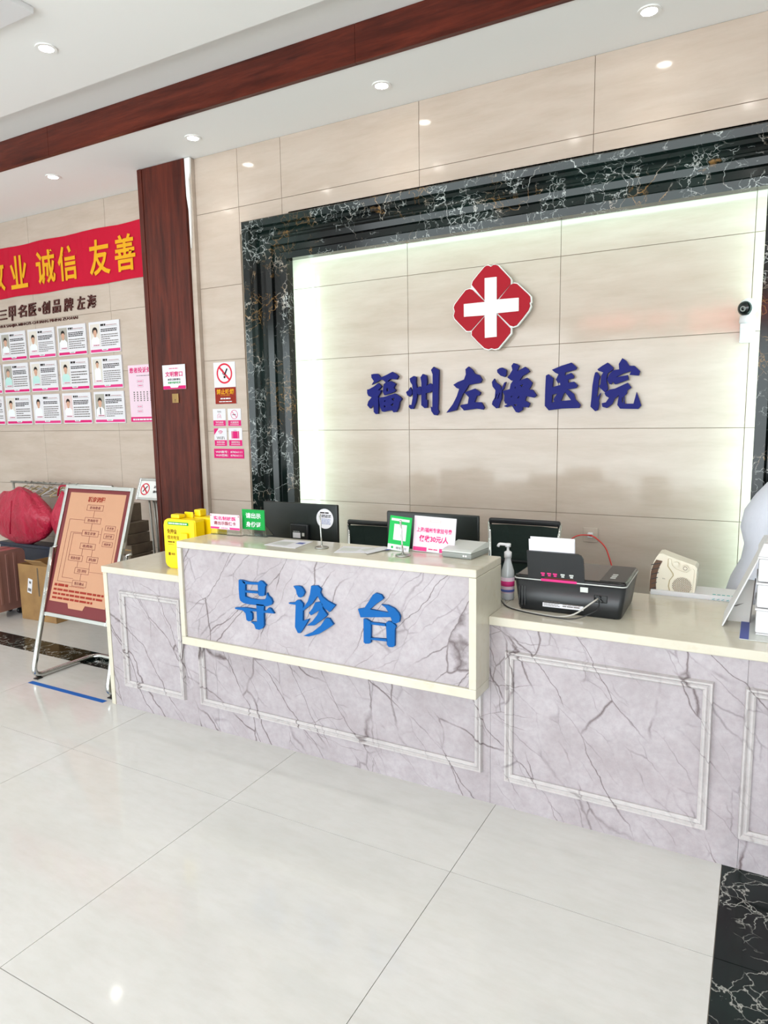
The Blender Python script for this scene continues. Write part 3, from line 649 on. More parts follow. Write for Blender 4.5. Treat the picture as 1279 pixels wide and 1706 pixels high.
def poster(x, z1, z0, ds, variant):
    txt, bgm, hm, cm = ds; h = z1-z0; w = PW
    t = thing('doctor_poster', 'doctor poster, '+txt, 'poster', (x+w/2, YI-.0005, z0), group='white doctor posters with magenta bands')
    B().box(-w/2, w/2, -.012, -.0005, 0, h, .001, 1).obj('board', 'paper', t)
    y = -.0121
    x0, x1 = -w/2+.018, -w/2+.132; za, zb = .052, h-.02
    plate('portrait', x0, x1, za, zb, bgm, t, y)
    cx = (x0+x1)/2; hz = zb-.062+random.uniform(-.006, .004); s = 1.
    if 'standing' in txt: s = .72; hz = zb-.045
    n = 14
    B().ngon([(cx-.052*s, y-.0009, za+.002), (cx+.052*s, y-.0009, za+.002), (cx+.05*s, y-.0009, hz-.065*s), (cx+.02*s, y-.0009, hz-.04*s), (cx-.02*s, y-.0009, hz-.04*s), (cx-.05*s, y-.0009, hz-.065*s)]).obj('clothing', cm, t)
    B().ngon([(cx+.023*s*math.cos(2*PI*i/n), y-.0014, hz-.005+.032*s*math.sin(2*PI*i/n)) for i in range(n)]).obj('face', 'face', t)
    B().ngon([(cx-.013*s, y-.0012, hz-.045*s), (cx+.013*s, y-.0012, hz-.045*s), (cx+.012*s, y-.0012, hz-.02*s), (cx-.012*s, y-.0012, hz-.02*s)]).obj('neck', 'face', t)
    k = 1.0 if 'bob' not in txt else 1.25
    hp = [(cx+.026*s*k*math.cos(a_), y-.0018, hz+.006+.032*s*math.sin(a_)) for a_ in [PI*i/8 for i in range(9)]]
    lo = -.02 if 'bob' in txt or 'tied' in txt else 0
    hp += [(cx-.021*s*k, y-.0018, hz+lo*1.0), (cx-.015*s, y-.0018, hz+.014), (cx+.015*s, y-.0018, hz+.014), (cx+.021*s*k, y-.0018, hz+lo)]
    B().ngon(hp).obj('hair', hm, t)
    if 'tie' in txt.split() or 'glasses' in txt: B().ngon([(cx-.004, y-.0016, za+.02), (cx+.004, y-.0016, za+.02), (cx+.006, y-.0016, hz-.05), (cx-.006, y-.0016, hz-.05)]).obj('tie', 'ink', t)
    plate('name_strip', x0+.02, x1-.008, za+.004, za+.022, 'pinkp', t, y-.0018, .0004)
    lines('small_print', x0+.036, x1-.012, za+.008, za+.018, 1, 'brownp', t, y-.0023)
    tx = x1+.014
    lines('name_print', tx, tx+.062, zb-.022, zb-.002, 1, 'ink', t, y, .85, 0, .013)
    lines('title_print', tx+.07, w/2-.03, zb-.02, zb-.012, 1, 'brownp', t, y, .5)
    plate('rule', tx, w/2-.02, zb-.0275, zb-.026, 'inkg', t, y, .0004)
    nb = 3 if variant % 3 else 2
    lines('bold_print', tx, w/2-.03, zb-.044-.013*nb, zb-.042, nb, 'ink', t, y, .6, .3, .009)
    lines('body_print', tx, w/2-.02, za, zb-.058-.013*nb, 5+variant % 2, 'inkg', t, y, .42, .5, .009)
    B().box(-w/2+.008, w/2-.004, y-.0006, y, .008, .030).obj('pink_band', 'pinkband' if variant % 2 else 'magenta', t)
    B().ngon([(-.04, y-.0011, .03), (-.033, y-.0011, .018), (.033, y-.0011, .018), (.04, y-.0011, .03)]).obj('band_tab', 'paper', t)
    lines('tab_print', -.022, .022, .021, .029, 1, 'ink', t, y-.0015)
v = 0
for r in range(3):
    for c in range(4):
        poster(cols[c], rows[r][0], rows[r][1], desc[(r, c)], v); v += 1
poster(cols[0]-.41, rows[1][0], rows[1][1], ('middle row, cut off by the left edge of the photo', 'portr', 'hairp', 'coat'), 1)
poster(cols[0]-.41, rows[2][0], rows[2][1], ('bottom row, cut off by the left edge of the photo', 'portr', 'hairp', 'coat'), 2)

# complaint procedure poster, partly behind the column
t = thing('complaint_poster', 'pale pink complaint procedure poster with magenta footer, half behind the wooden column', 'poster', (-4.44, YI-.0005, 1.57))
B().box(-.215, .215, -.006, -.0005, 0, .468, .001, 1).obj('board', 'pinkp', t); y = -.0062
text('heading', '患者投诉处理流程', .0, .425, .40, .046, 'magenta', t, y, bold=.02)
lines('small_print', -.12, .12, .375, .385, 1, 'inkg', t, y)
for cx, zz, w_ in ((-.08, .335, .075), (-.08, .300, .06), (-.10, .130, .06), (-.10, .09, .06), (.1, .3, .07), (.1, .1, .07)):
    b = B()
    for q in ((cx-w_/2, cx+w_/2, zz-.011, zz-.010), (cx-w_/2, cx+w_/2, zz+.010, zz+.011), (cx-w_/2, cx-w_/2+.001, zz-.011, zz+.011), (cx+w_/2-.001, cx+w_/2, zz-.011, zz+.011)): b.box(q[0], q[1], y-.0005, y, q[2], q[3])
    b.obj('step_box', 'inkg', t); lines('step_print', cx-w_*.38, cx+w_*.38, zz-.005, zz+.005, 1, 'magenta', t, y)
for k in range(9): lines('column_print', -.165+k*.038, -.150+k*.038, .17, .255, 5, 'inkg', t, y, .6, 0, .008)
plate('footer', -.213, .213, .004, .044, 'magenta', t, y); lines('footer_print', -.19, .19, .014, .032, 1, 'paper', t, y-.0008, .8, 0, .012)

# notice on the column
t, w, h = card_frame('column_notice', 'small white and pink notice with magenta heading stuck on the wooden column', 'notice', (270.5, 609), (310.5, 647.5), 3.796, .004)
y = -.0042
text('heading', '文明窗口', 0, h*.62, w*.76, h*.22, 'magenta', t, y, bold=.025, depth=.0008)
lines('top_print', -w*.2, w*.2, h*.82, h*.88, 1, 'magenta', t, y)
text('line', '本窗口须知事项', 0, h*.40, w*.56, h*.09, 'ink', t, y, res=1, bold=.02); text('line', '请遵守服务秩序', 0, h*.27, w*.56, h*.09, 'green', t, y, res=1, bold=.02)
plate('pink_band', -w/2+.001, w/2-.001, .001, h*.14, 'magenta', t, y); B().ngon([(-w*.2, y-.001, h*.14), (-w*.15, y-.001, h*.06), (w*.15, y-.001, h*.06), (w*.2, y-.001, h*.14)]).obj('band_tab', 'paper', t)
a = at(287, 656, y=3.796); c = at(298, 671, y=3.796)
t = thing('key_switch_plate', 'small brass key switch plate on the wooden column below the notice', 'switch', ((a.x+c.x)/2, 3.7985, c.z)); w = c.x-a.x; h = a.z-c.z
B().box(-w/2, w/2, -.007, -.0006, 0, h, .002).obj('plate', 'brass', t); B().box(-.006, .006, -.0085, -.0072, h*.35, h*.38).box(-.001, .001, -.0085, -.0072, h*.12, h*.35).obj('key_slot', 'ink', t)

# stickers between column and frame
YW = YO-.0006
def slashring(parent, cx, cz, r, m, y, wd=.12, cig=True):
    B().ring((cx, y-.0008, cz), r, r*(1-wd*1.4), .0008, 'y', 28).obj('prohibition_ring', m, parent)
    k = r*.93/math.sqrt(2); e = r*wd*.55
    B().prism([(cx-k-e, cz+k-e), (cx-k+e, cz+k+e), (cx+k+e, cz-k+e), (cx+k-e, cz-k-e)], y-.0017, y-.0009).obj('slash', m, parent)
def cigarette(parent, cx, cz, r, y):
    b = B(); b.tube([(cx+r*.45, y-.0002, cz+r*.55), (cx+r*.05, y-.0002, cz-r*.15)], r*.09, 6); o = b.obj('cigarette', 'ink', parent)
    B().cyl((cx-.0+r*.0, y-.0007, cz-r*.42), r*.15, .0006, 'y', 16).obj('ember', 'ink', parent)
    B().tube(fillet([(cx-r*.35, y-.0002, cz+r*.5), (cx-r*.1, y-.0002, cz+r*.25), (cx-r*.3, y-.0002, cz), (cx-r*.05, y-.0002, cz-r*.2)], r*.1), r*.035, 5).obj('smoke', 'ink', parent)
t, w, h = card_frame('no_smoking_sign', 'tall no smoking sign with red ring above a rust brown panel beside the marble frame', 'sign', (355.5, 604.5), (394.5, 672.5), YW, .003)
y = -.0032
slashring(t, 0, h*.73, w*.36, 'rednos', y); cigarette(t, 0, h*.73, w*.3, y)
plate('brown_panel', -w/2+.004, w/2-.001, .001, h*.40, 'brownp', t, y)
text('heading', '禁止吸烟', 0, h*.295, w*.80, h*.13, 'gold', t, y-.0008, bold=.02)
text('latin_line', 'NO SMOKING', 0, h*.205, w*.42, h*.025, 'gold', t, y-.0008, res=1)
lines('small_print', -w*.23, w*.23, h*.11, h*.15, 1, 'paper', t, y-.0008, .8); lines('small_print', -w*.3, w*.3, h*.04, h*.075, 1, 'paper', t, y-.0008, .6)
def small_sticker(p0, p1, label, cap, drawer):
    t, w, h = card_frame('notice_sticker', label, 'sticker', p0, p1, YW, .002, group='four small white and magenta stickers')
    y = -.0022
    B().box(-w/2+.002, w/2-.002, y-.0006, y, .002, h*.34, .0).obj('caption_band', 'magenta', t)
    text('caption', cap, 0, h*.22, w*.62, h*.13, 'paper', t, y-.0008, res=1); lines('caption_print', -w*.33, w*.33, h*.07, h*.12, 1, 'paper', t, y-.0008)
    drawer(t, w, h, y)
def d_hand(t, w, h, y):
    text('line', '节约', 0, h*.83, w*.3, h*.12, 'inkg', t, y, res=1)
    B().tube(fillet([(-w*.13, y, h*.45), (-w*.15, y, h*.62), (-w*.02, y, h*.74), (w*.12, y, h*.62), (w*.14, y, h*.46)], .01), .0012, 5).tube([(-w*.05, y, h*.47), (-w*.02, y, h*.62)], .0012, 5).tube([(w*.06, y, h*.47), (w*.05, y, h*.62)], .0012, 5).obj('hand_outline', 'magenta', t)
def d_nos(t, w, h, y):
    slashring(t, 0, h*.67, w*.26, 'magenta', y, .07); B().box(-w*.14, w*.10, y-.0006, y, h*.64, h*.68).obj('cigarette', 'ink', t)
def d_wifi(t, w, h, y):
    text('word', 'WiFi', 0, h*.46, w*.62, h*.16, 'inkg', t, y, bold=.005)
    for r in (.10, .17, .24): B().tube([(w*.02+w*r*math.cos(a_), y, h*.64+w*r*math.sin(a_)) for a_ in [math.radians(45+90*i/8) for i in range(9)]], .0022, 5).obj('wifi_arc', 'magenta', t)
    B().ngon([(-w/2+.001, y-.0006, h-.001), (-w/2+.001, y-.0006, h*.62), (-w*.12, y-.0006, h-.001)]).obj('corner_flash', 'magenta', t)
def d_case(t, w, h, y):
    B().box(-w*.28, w*.28, y-.0006, y, h*.42, h*.82, .0).obj('suitcase_icon', 'magenta', t); B().box(-w*.21, -w*.19, y-.0012, y-.0007, h*.42, h*.82).box(w*.19, w*.21, y-.0012, y-.0007, h*.42, h*.82).obj('icon_strap', 'paper', t)
    B().box(-w*.1, w*.1, y-.0006, y, h*.86, h*.88).obj('icon_handle', 'inkg', t)
small_sticker((354.5, 681.5), (377, 710), 'small sticker with a washing hand, upper left of the four by the frame', '节约用纸', d_hand)
small_sticker((379, 681), (402.5, 710), 'small sticker with a magenta no smoking ring, upper right of the four by the frame', '无烟医院', d_nos)
small_sticker((356.5, 713.5), (379, 743.5), 'small sticker with WiFi arcs, lower left of the four by the frame', '免费无线网', d_wifi)
small_sticker((380.5, 713), (404.5, 743.5), 'small sticker with a magenta suitcase, lower right of the four by the frame', '请保管好物品', d_case)
t, w, h = card_frame('wifi_account_sticker', 'wide magenta sticker with the WiFi account and password in white', 'sticker', (356.5, 747.5), (407, 764), YW, .002, 'magenta')
text('line', 'WiFi账号：87836111', 0, h*.67, w*.88, h*.26, 'paper', t, -.0022, bold=.015, res=1); text('line', 'WiFi密码：87836111', 0, h*.31, w*.88, h*.26, 'paper', t, -.0022, bold=.015, res=1)

# security camera on the recessed wall
p = at(1241, 573, y=YI)
t = thing('security_camera', 'white ball security camera with black lens face high on the recessed wall', 'camera', (-.095, YI-.001, 1.93))
B().box(-.035, .035, -.02, -.0005, 0, .125, .006).obj('wall_plate', 'white', t)
B().prism([(-.02, .01), (-.085, .07), (-.085, .09), (-.02, .09)], -.03, .03, 'x').obj('bracket', 'white', t)
B().lathe([(.0, .09), (.036, .091), (.038, .10), (.036, .125), (.03, .13), (0, .131)], (0, -.075, 0)).obj('base', 'white', t)
bb = B(); bmesh.ops.create_uvsphere(bb.bm, u_segments=28, v_segments=18, radius=.046)
for f in bb.bm.faces: f.smooth = True
bb.xf(Matrix.Translation((0, -.075, .168))); bb.obj('ball', 'white', t)
fd = Vector((-.45, -.85, -.18)).normalized(); rm = fd.to_track_quat('Z', 'Y').to_matrix().to_4x4()
B().lathe([(.036, .028), (.034, .038), (.022, .047), (0, .051)]).xf(Matrix.Translation((0, -.075, .168))@rm).obj('lens_face', 'glass', t)
B().ring((0, 0, .0445), .014, .008, .006, 'z').xf(Matrix.Translation((0, -.075, .168))@rm).obj('lens_ring', 'grey_p', t)

# wall socket with red cable
p = at(983, 891, y=YI-.012)
t = thing('wall_socket', 'white wall socket behind the desk with a red charger cable plugged in', 'socket', (p.x, YI-.0008, p.z-.045))
B().box(-.043, .043, -.008, -.0005, 0, .086, .003).obj('plate', 'wall', t)
B().box(-.012, .016, -.035, -.0085, .03, .06, .004).obj('plug', 'white', t)
c0 = Vector((p.x, YI-.038, p.z))
b = B(); b.tube(fillet([c0, c0+Vector((.03, -.02, .0)), c0+Vector((.10, -.03, -.05)), c0+Vector((.155, -.05, -.2)), c0+Vector((.17, -.06, -.42)), c0+Vector((.17, -.06, -.55))], .06), .0042, 8)
b.tube(fillet([c0+Vector((.02, -.01, .004)), c0+Vector((-.07, -.03, .005)), c0+Vector((-.13, -.05, -.06)), c0+Vector((-.15, -.06, -.25)), c0+Vector((-.14, -.06, -.55))], .06), .0038, 8)
o = b.obj('charger_cable', 'redw', None, c0); tag(o, 'thin red charger cable looping down from the wall socket behind the printer', 'cable')

# LED ticker above the entrance behind the camera (seen only as a red reflection)
t = thing('led_ticker', 'long LED ticker with red characters above the entrance behind the camera', 'display', (-1.25, YF+.32, 2.70))
B().box(-1.6, 1.6, 0, .05, 0, .42, .005).obj('case', 'blackp', t)
for k, (s, x, z, w, h) in enumerate((('福州左海医院', -.75, .3, 1.1, .13), ('2.22', .2, .3, .35, .13), ('福州左海医院', .95, .3, .8, .1), ('左海医院', -.6, .12, .8, .1))):
    bb = B(); bb.bm.free(); bb.bm = glyphs(s, w, h, .001, .025, 1); bb.xf(Matrix.Rotation(PI, 4, 'Z')); bb.xf(Matrix.Translation((-x, .051, z))); bb.obj('lit_text', 'lite', t)

# ================================================================== things on the desk
def upright_card(name, label, cat, px, x0, x1, y, z, h, m, lean=8, group=None, depth=.003):
    w = x1-x0
    t = thing(name, label, cat, ((x0+x1)/2, y, z+.001), (math.radians(-lean), 0, 0), group)
    B().box(-w/2, w/2, -depth, 0, 0, h, .0006, 1).obj('board', m, t)
    return t, w, h
def top(px, py, y): return at(px, py, y=y)
# pink insurance card
yc = 2.60
a = at(350, 853, y=yc); c = at(401, 884, y=yc)
t = thing('insurance_card_stand', 'pink and white medical card notice in a clear stand left on the counter', 'sign', ((a.x+c.x)/2, yc, ZB+.0005)); w = c.x-a.x; z0 = max(.012, c.z-ZB); z1 = a.z-ZB-.006
B().box(-w/2, w/2, -.002, 0, 0, z1, .0004, 1).obj('acrylic_front', 'acr', t); B().box(-w/2, w/2, -.002, .05, .0002, .0022).obj('acrylic_foot', 'acr', t)
B().box(-w/2+.002, w/2-.002, -.0045, -.0022, z0, z1-.001).obj('card', 'pinkp', t); H_ = z1-z0
text('heading', '实名制就医', 0, z0+H_*.72, w*.74, H_*.26, 'magenta', t, -.0047, bold=.02); text('line', '请出示医保卡', 0, z0+H_*.40, w*.74, H_*.24, 'brownp', t, -.0047, bold=.02)
plate('pink_band', -w/2+.003, w/2-.003, z0+.001, z0+H_*.14, 'pinkband', t, -.0047); B().ngon([(-w*.2, -.0055, z0+.001), (w*.17, -.0055, z0+.001), (w*.14, -.0055, z0+H_*.2), (-w*.17, -.0055, z0+H_*.2)]).obj('band_tab', 'pinkp', t)
lines('tab_print', -w*.12, w*.1, z0+H_*.05, z0+H_*.12, 1, 'magenta', t, -.0057)
for sx in (-1, 1): B().cyl((sx*(w/2-.008), -.0052, z1-.009), .003, .001, 'y', 10).obj('pin', 'brownp', t)
# green ID card
yc = 2.625
a = at(403.5, 848, y=yc); c = at(442.5, 884, y=yc)
t = thing('id_card_stand', 'green sign with white characters in a clear acrylic stand on the raised counter', 'sign', ((a.x+c.x)/2, yc, ZB+.0005)); w = c.x-a.x; z0 = max(.02, c.z-ZB); z1 = a.z-ZB
B().box(-w/2-.002, w/2+.004, -.0022, 0, 0, z1+.002, .0004, 1).obj('acrylic_front', 'acr', t)
B().prism([(0.0005, 0), (.06, 0), (.004, z0+.02), (.002, z0+.02), (.055, .002), (.0005, .002)], -w/2, w/2+.004, 'x').obj('acrylic_foot', 'acr', t)
B().box(-w/2+.001, w/2-.001, -.0045, -.0024, z0, z1).obj('card', 'green', t); H_ = z1-z0
text('line', '请出示', 0, z0+H_*.70, w*.66, H_*.27, 'paper', t, -.0047, bold=.02); text('line', '身份证', 0, z0+H_*.26, w*.66, H_*.27, 'paper', t, -.0047, bold=.02)
# papers
def sheet_on(pts, z, label, m='paper', name='paper_sheet', printed=True):
    P = [at(*p, z=z) for p in pts]; c = sum(P, Vector())/len(P); c.z = z
    t = thing(name, label, 'paper', (c.x, c.y, z))
    b = B(); b.prism([(p.x-c.x, p.y-c.y) for p in P], .0006, .0022, 'z'); b.obj('sheet', m, t)
    if printed:
        for k, (q, mm) in enumerate(((.5, 'lgrey'), (.22, 'bluep'))):
            b = B(); b.prism([((p.x-c.x)*q+(.05 if k else -.03), (p.y-c.y)*q+(.02 if k else -.01)) for p in P], .0024+.0003*k, .0026+.0003*k, 'z'); b.obj('print', mm, t)
    return t
sheet_on([(440, 908), (475, 899.5), (521, 903), (492, 914)], ZB, 'printed leaflet lying flat on the raised counter left of the disc stand')
sheet_on([(556, 921), (572, 910.5), (632, 913), (617, 921.5)], ZB, 'white form lying flat on the raised counter between the two chrome rods')
sheet_on([(600, 917), (640, 911), (650, 914.5), (612, 923)], ZB+.003, 'loose white sheet on the raised counter, over the edge of the form')
# chrome rod stands
def rod_stand(px, py, ptx, pty, label, disc=False):
    p = at(px, py, z=ZB); q = at(ptx, pty, y=p.y)
    t = thing('chrome_rod_stand', label, 'stand', (p.x, p.y, ZB+.0005), group='chrome rod stands on the counter')
    B().lathe([(.031, 0), (.032, .003), (.027, .006), (.01, .009), (.006, .013), (0, .014)]).obj('base', 'steel', t)
    e = Vector((q.x-p.x, 0, q.z-ZB)); B().tube([(0, 0, .012), e*.35, e*.7, e], [.0035, .0032, .0045, .0045], 10).obj('rod', 'chrome', t)
    bb = B(); bmesh.ops.create_uvsphere(bb.bm, u_segments=12, v_segments=8, radius=.0056); bb.xf(Matrix.Translation(e)); bb.obj('rod_tip', 'chrome', t)
    return t
rod_stand(536, 913, 532.5, 858, 'chrome rod stand on the raised counter in front of the left monitor')
rod_stand(671, 926, 667, 869, 'chrome rod stand on the raised counter in front of the green card')
# round sticker on the back of the left monitor is added with the monitor
# green payment card
yc = 2.60
a = at(652.5, 857.5, y=yc); c = at(683, 917, y=yc)
t = thing('payment_card', 'bright green payment card with a blank white square leaning on the pink price sign', 'sign', ((a.x+c.x)/2-.004, yc-.02, ZB+.0005), (math.radians(-6), math.radians(4), 0)); w = .105; h = a.z-ZB-.004
B().box(-w/2, w/2, -.003, 0, 0, h, .0008, 1).obj('card', 'greenb', t)
plate('top_strip', -w*.42, w*.40, h*.86, h*.93, 'lgrey', t, -.0032); plate('white_square', -w*.27, w*.30, h*.31, h*.77, 'paper', t, -.0032); plate('foot_band', -w/2+.001, w/2-.001, .001, h*.18, 'paper', t, -.0032)
text('print', '微信支付', .014, h*.09, w*.48, h*.07, 'inkg', t, -.004, res=1); B().cyl((-w*.28, -.0042, h*.09), .0055, .0004, 'y', 14).obj('round_logo', 'greenb', t)
# pink price sign
yc = 2.605
a = at(689, 861, y=yc); c = at(757, 918, y=yc)
t = thing('price_sign', 'pink and white price sign on the raised counter in front of the right monitor', 'sign', ((a.x+c.x)/2-.003, yc, ZB+.0005), (math.radians(-7), math.radians(1.5), 0)); w = (c.x-a.x)*1.03; h = a.z-ZB+.002
B().box(-w/2, w/2, -.006, 0, 0, h, .0015).obj('board', 'paper', t); y = -.0062
B().box(-w/2+.002, w/2-.002, y-.0004, y, .003, h-.003).obj('face', 'pinkp', t)
plate('logo_strip', -w*.12, w*.15, h*.84, h*.92, 'palep', t, y-.0005); lines('logo_print', -w*.08, w*.12, h*.86, h*.9, 1, 'paper', t, y-.0012)
text('line', '上海/福州专家挂号费', 0, h*.62, w*.84, h*.14, 'magenta', t, y-.0005, bold=.02, depth=.0008); text('line', '仅收30元/人', 0, h*.38, w*.70, h*.19, 'magenta', t, y-.0005, bold=.03, depth=.0008)
plate('pink_band', -w/2+.003, w/2-.003, .003, h*.13, 'pinkband', t, y-.0005); plate('band_tab', -w*.15, w*.15, h*.02, h*.16, 'paper', t, y-.0012); lines('tab_print', -w*.11, w*.11, h*.06, h*.12, 1, 'magenta', t, y-.0019)
# card reader
P = [at(*q, z=ZB) for q in ((741, 931), (793, 937), (810, 920), (765, 909))]
c = sum(P, Vector())/4
ang = math.atan2(P[1].y-P[0].y, P[1].x-P[0].x)
t = thing('card_reader', 'light grey card reader box at the right end of the raised counter', 'card reader', (c.x, c.y-.01, ZB+.0005), (0, 0, ang)); w = .135; dp = .17
B().box(-w/2, w/2, -dp/2, dp/2, .0, .024, .006).obj('base', 'grey_p', t)
B().prism([(-dp/2, .0245), (dp/2, .0245), (dp/2, .044), (dp*.35, .05), (-dp/2+.02, .034), (-dp/2+.003, .029)], -w/2+.001, w/2-.001, 'x').obj('lid', 'lgrey', t)
B().cyl((w*.25, -dp/2-.001, .013), .004, .002, 'y', 12).cyl((w*.33, -dp/2-.001, .013), .004, .002, 'y', 12).obj('indicator', 'white', t)

# monitors seen from behind
def monitor(p0, p1, y, label, sticker=False, bright=False, cx=None):
    a = at(*p0, y=y); c = at(*p1, y=y); w = c.x-a.x; zt_ = (a.z+c.z)/2-ZW; hh_ = w*.60
    t = thing('monitor', label, 'monitor', ((a.x+c.x)/2, y, ZW+.0005), group='black monitors seen from behind')
    z0 = zt_-hh_
    B().box(-w/2, w/2, 0, .022, z0, zt_, .006).obj('back_shell', 'screen', t)
    B().box(-w/2+.012, w/2-.012, .0225, .024, z0+.02, zt_-.012).obj('screen', 'blackg', t)
    B().box(-w*.1-.0, w*.14, -.022, -.0005, z0+hh_*.22, z0+hh_*.62, .006).obj('mount_box', 'blackp', t)
    plate('label', -w*.06, .02, z0+hh_*.36, z0+hh_*.46, 'paper', t, -.0222); plate('label', .03, .045, z0+hh_*.40, z0+hh_*.46, 'lgrey', t, -.0222); lines('label_print', -w*.055, .015, z0+hh_*.47, z0+hh_*.49, 1, 'lgrey', t, -.0223)
    B().box(-.03, .03, -.004, .01, .012, z0+.02, .004).obj('neck', 'blackp', t); B().box(-.10, .10, -.09, .09, 0, .012, .004).obj('foot', 'blackp', t)
    if sticker:
        q = at(541, 864.5, y=y-.001); sx, sz = q.x-(a.x+c.x)/2, q.z-ZW
        B().cyl((sx, -.0012, sz), .052, .0009, 'y', 30).obj('round_sticker', 'paper', t)
        lines('sticker_print', sx-.028, sx+.028, sz+.026, sz+.036, 1, 'ink', t, -.0014, .7); lines('sticker_print', sx-.02, sx+.038, sz+.006, sz+.022, 2, 'ink', t, -.0014, .6); lines('sticker_print', sx-.02, sx+.034, sz-.03, sz+.002, 5, 'bluep', t, -.0014, .4)
    return t
monitor((438, 835), (561, 842), 2.93, 'black monitor seen from behind with a round white sticker, left on the desk', True)
monitor((643.5, 853.5), (797, 857.5), 2.93, 'black monitor seen from behind, partly hidden by the green card and price sign')

# office chairs
def chair(p0, p1, y, label):
    a = at(*p0, y=y); c = at(*p1, y=y); w = max(.38, c.x-a.x); cx = (a.x+c.x)/2; zt_ = a.z
    t = thing('office_chair', label, 'chair', (cx, y, 0), group='mesh office chairs behind the desk')
    zs = zt_-.50
    def frame(sx): return fillet([(sx*w/2*.86, .02, zs), (sx*w/2*.93, .0, zs+.2), (sx*w/2, .03, zt_-.02)], .05)
    for sx in (-1, 1): B().tube(frame(sx), .011, 8).obj('back_frame', 'chrome', t)
    B().box(-w/2-.004, w/2+.004, .012, .042, zt_-.03, zt_, .01).obj('top_rail', 'blackp', t)
    R = []
    for k in range(9):
        f = k/8; zz = zs+.04+(zt_-.035-zs-.04)*f; ww = w/2*(.87+.11*f); yy = .0+.03*f+.035*math.sin(PI*f)
        R.append([(-ww, yy-.02, zz), (-ww*.5, yy+.008, zz), (ww*.5, yy+.008, zz), (ww, yy-.02, zz), (ww, yy-.016, zz), (ww*.5, yy+.012, zz), (-ww*.5, yy+.012, zz), (-ww, yy-.016, zz)])
    B().loft(R, smooth=False).obj('mesh_back', 'mesh', t)
    B().box(-w/2*.9, w/2*.9, .028, .04, zt_-.24, zt_-.225, .004).obj('crossbar', 'blackp', t)
    B().box(-w/2, w/2, -.42, .03, zs-.08, zs-.02, .02).obj('seat', 'blackp', t)
    B().cyl((0, -.2, .09), .025, zs-.17).obj('gas_lift', 'chrome', t)
    for k in range(5):
        a_ = 2*PI*k/5+.3; e = (.24*math.cos(a_), -.2+.24*math.sin(a_), .06)
        lg = B().tube([(0, -.2, .095), e], [.022, .014], 8).obj('base_arm', 'blackp', t); B().cyl((e[0]-.012, e[1], .025), .025, .024, 'x', 14).obj('castor', 'blackp', lg)
    for sx in (-1, 1): B().tube(fillet([(sx*w/2*.95, .0, zs-.03), (sx*(w/2+.03), -.02, zs+.12), (sx*(w/2+.03), -.28, zs+.12), (sx*w/2*.95, -.30, zs-.04)], .05), .011, 8).obj('armrest', 'blackp', t)
chair((813, 863), (930, 870), 3.50, 'black mesh office chair behind the desk, between the right monitor and the printer')
chair((577, 866), (668, 873), 3.58, 'black mesh office chair behind the desk, left of the right monitor')

# sanitizer bottle
p = at(837, 1000, z=ZW)
t = thing('sanitizer_bottle', 'clear pump bottle of pink hand gel standing between counter box and printer', 'bottle', (p.x+.012, p.y+.03, ZW+.0005)); s = 1.06
B().lathe([(.0, .0), (.024*s, 0), (.0265*s, .004), (.0265*s, .10), (.025*s, .125), (.015*s, .160), (.0125*s, .172), (.0125*s, .18), (0, .18)]).obj('bottle', 'bottle', t)
B().lathe([(0, .004), (.0238*s, .004), (.0238*s, .05), (0, .05)]).obj('gel', 'pinkl', t)
B().lathe([(.0272*s, .03), (.0272*s, .098), (.0268*s, .098), (.0268*s, .03)]).obj('label', 'pinkp', t); B().lathe([(.0276*s, .036), (.0276*s, .046), (.0273*s, .046), (.0273*s, .036)]).obj('label_band', 'bluep', t); B().lathe([(.0276*s, .06), (.0276*s, .082), (.0273*s, .082), (.0273*s, .06)]).obj('label_band', 'pinkband', t)
B().lathe([(.0, .1805), (.016, .1805), (.016, .205), (.011, .209), (.0055, .211), (.005, .232), (0, .232)]).obj('collar', 'white', t)
B().tube(fillet([(.012, 0, .236), (-.012, -.004, .238), (-.035, -.012, .240), (-.040, -.013, .228)], .01), .0062, 8).cyl((0, 0, .228), .012, .014, n=16).obj('pump_head', 'white', t)

# printer (seen from behind)
A0 = at(863, 1014, z=ZW); A1 = at(1034, 1034, z=ZW); ang = math.atan2(A1.y-A0.y, A1.x-A0.x); pw = (A1-A0).length
print('printer', A0, A1, math.degrees(ang), pw)
t = thing('printer', 'black inkjet printer seen from behind with paper in its rear tray, on the worktop', 'printer', ((A0.x+A1.x)/2, (A0.y+A1.y)/2, ZW+.0005), (0, 0, ang))
tw = pw/2+.016; bw = pw/2; ph = .128; dp = .30
def prr(hw_, y0, y1, z, r=.02, n=4):
    out = []
    for cx, cy, a0 in ((hw_-r, y0+r, -90), (hw_-r, y1-r, 0), (-hw_+r, y1-r, 90), (-hw_+r, y0+r, 180)):
        for k in range(n+1): q = math.radians(a0+90*k/n); out.append((cx+r*math.cos(q), cy+r*math.sin(q), z))
    return out
B().loft([prr(bw-.004, .004, dp-.01, 0), prr(bw, .0, dp, .006), prr(tw, -.008, dp+.02, ph)]).obj('body', 'blackp', t)
B().loft([prr(tw+.002, -.010, dp+.024, ph+.0005), prr(tw+.002, -.010, dp+.024, ph+.005)]).obj('silver_trim', 'lgrey', t)
B().loft([prr(tw, -.008, dp+.022, ph+.0055), prr(tw-.001, -.006, dp+.02, ph+.013), prr(tw-.012, .006, dp+.008, ph+.017)]).obj('lid', 'blackg', t)
B().box(tw-.10, tw-.006, .01, dp, ph+.0172, ph+.0185, .0005, 1).obj('control_panel', 'blackp', t)
for k in range(3): B().box(tw-.07, tw-.05, .06+.03*k, .075+.03*k, ph+.0186, ph+.0198, .0004, 1).obj('button', 'lgrey', t)
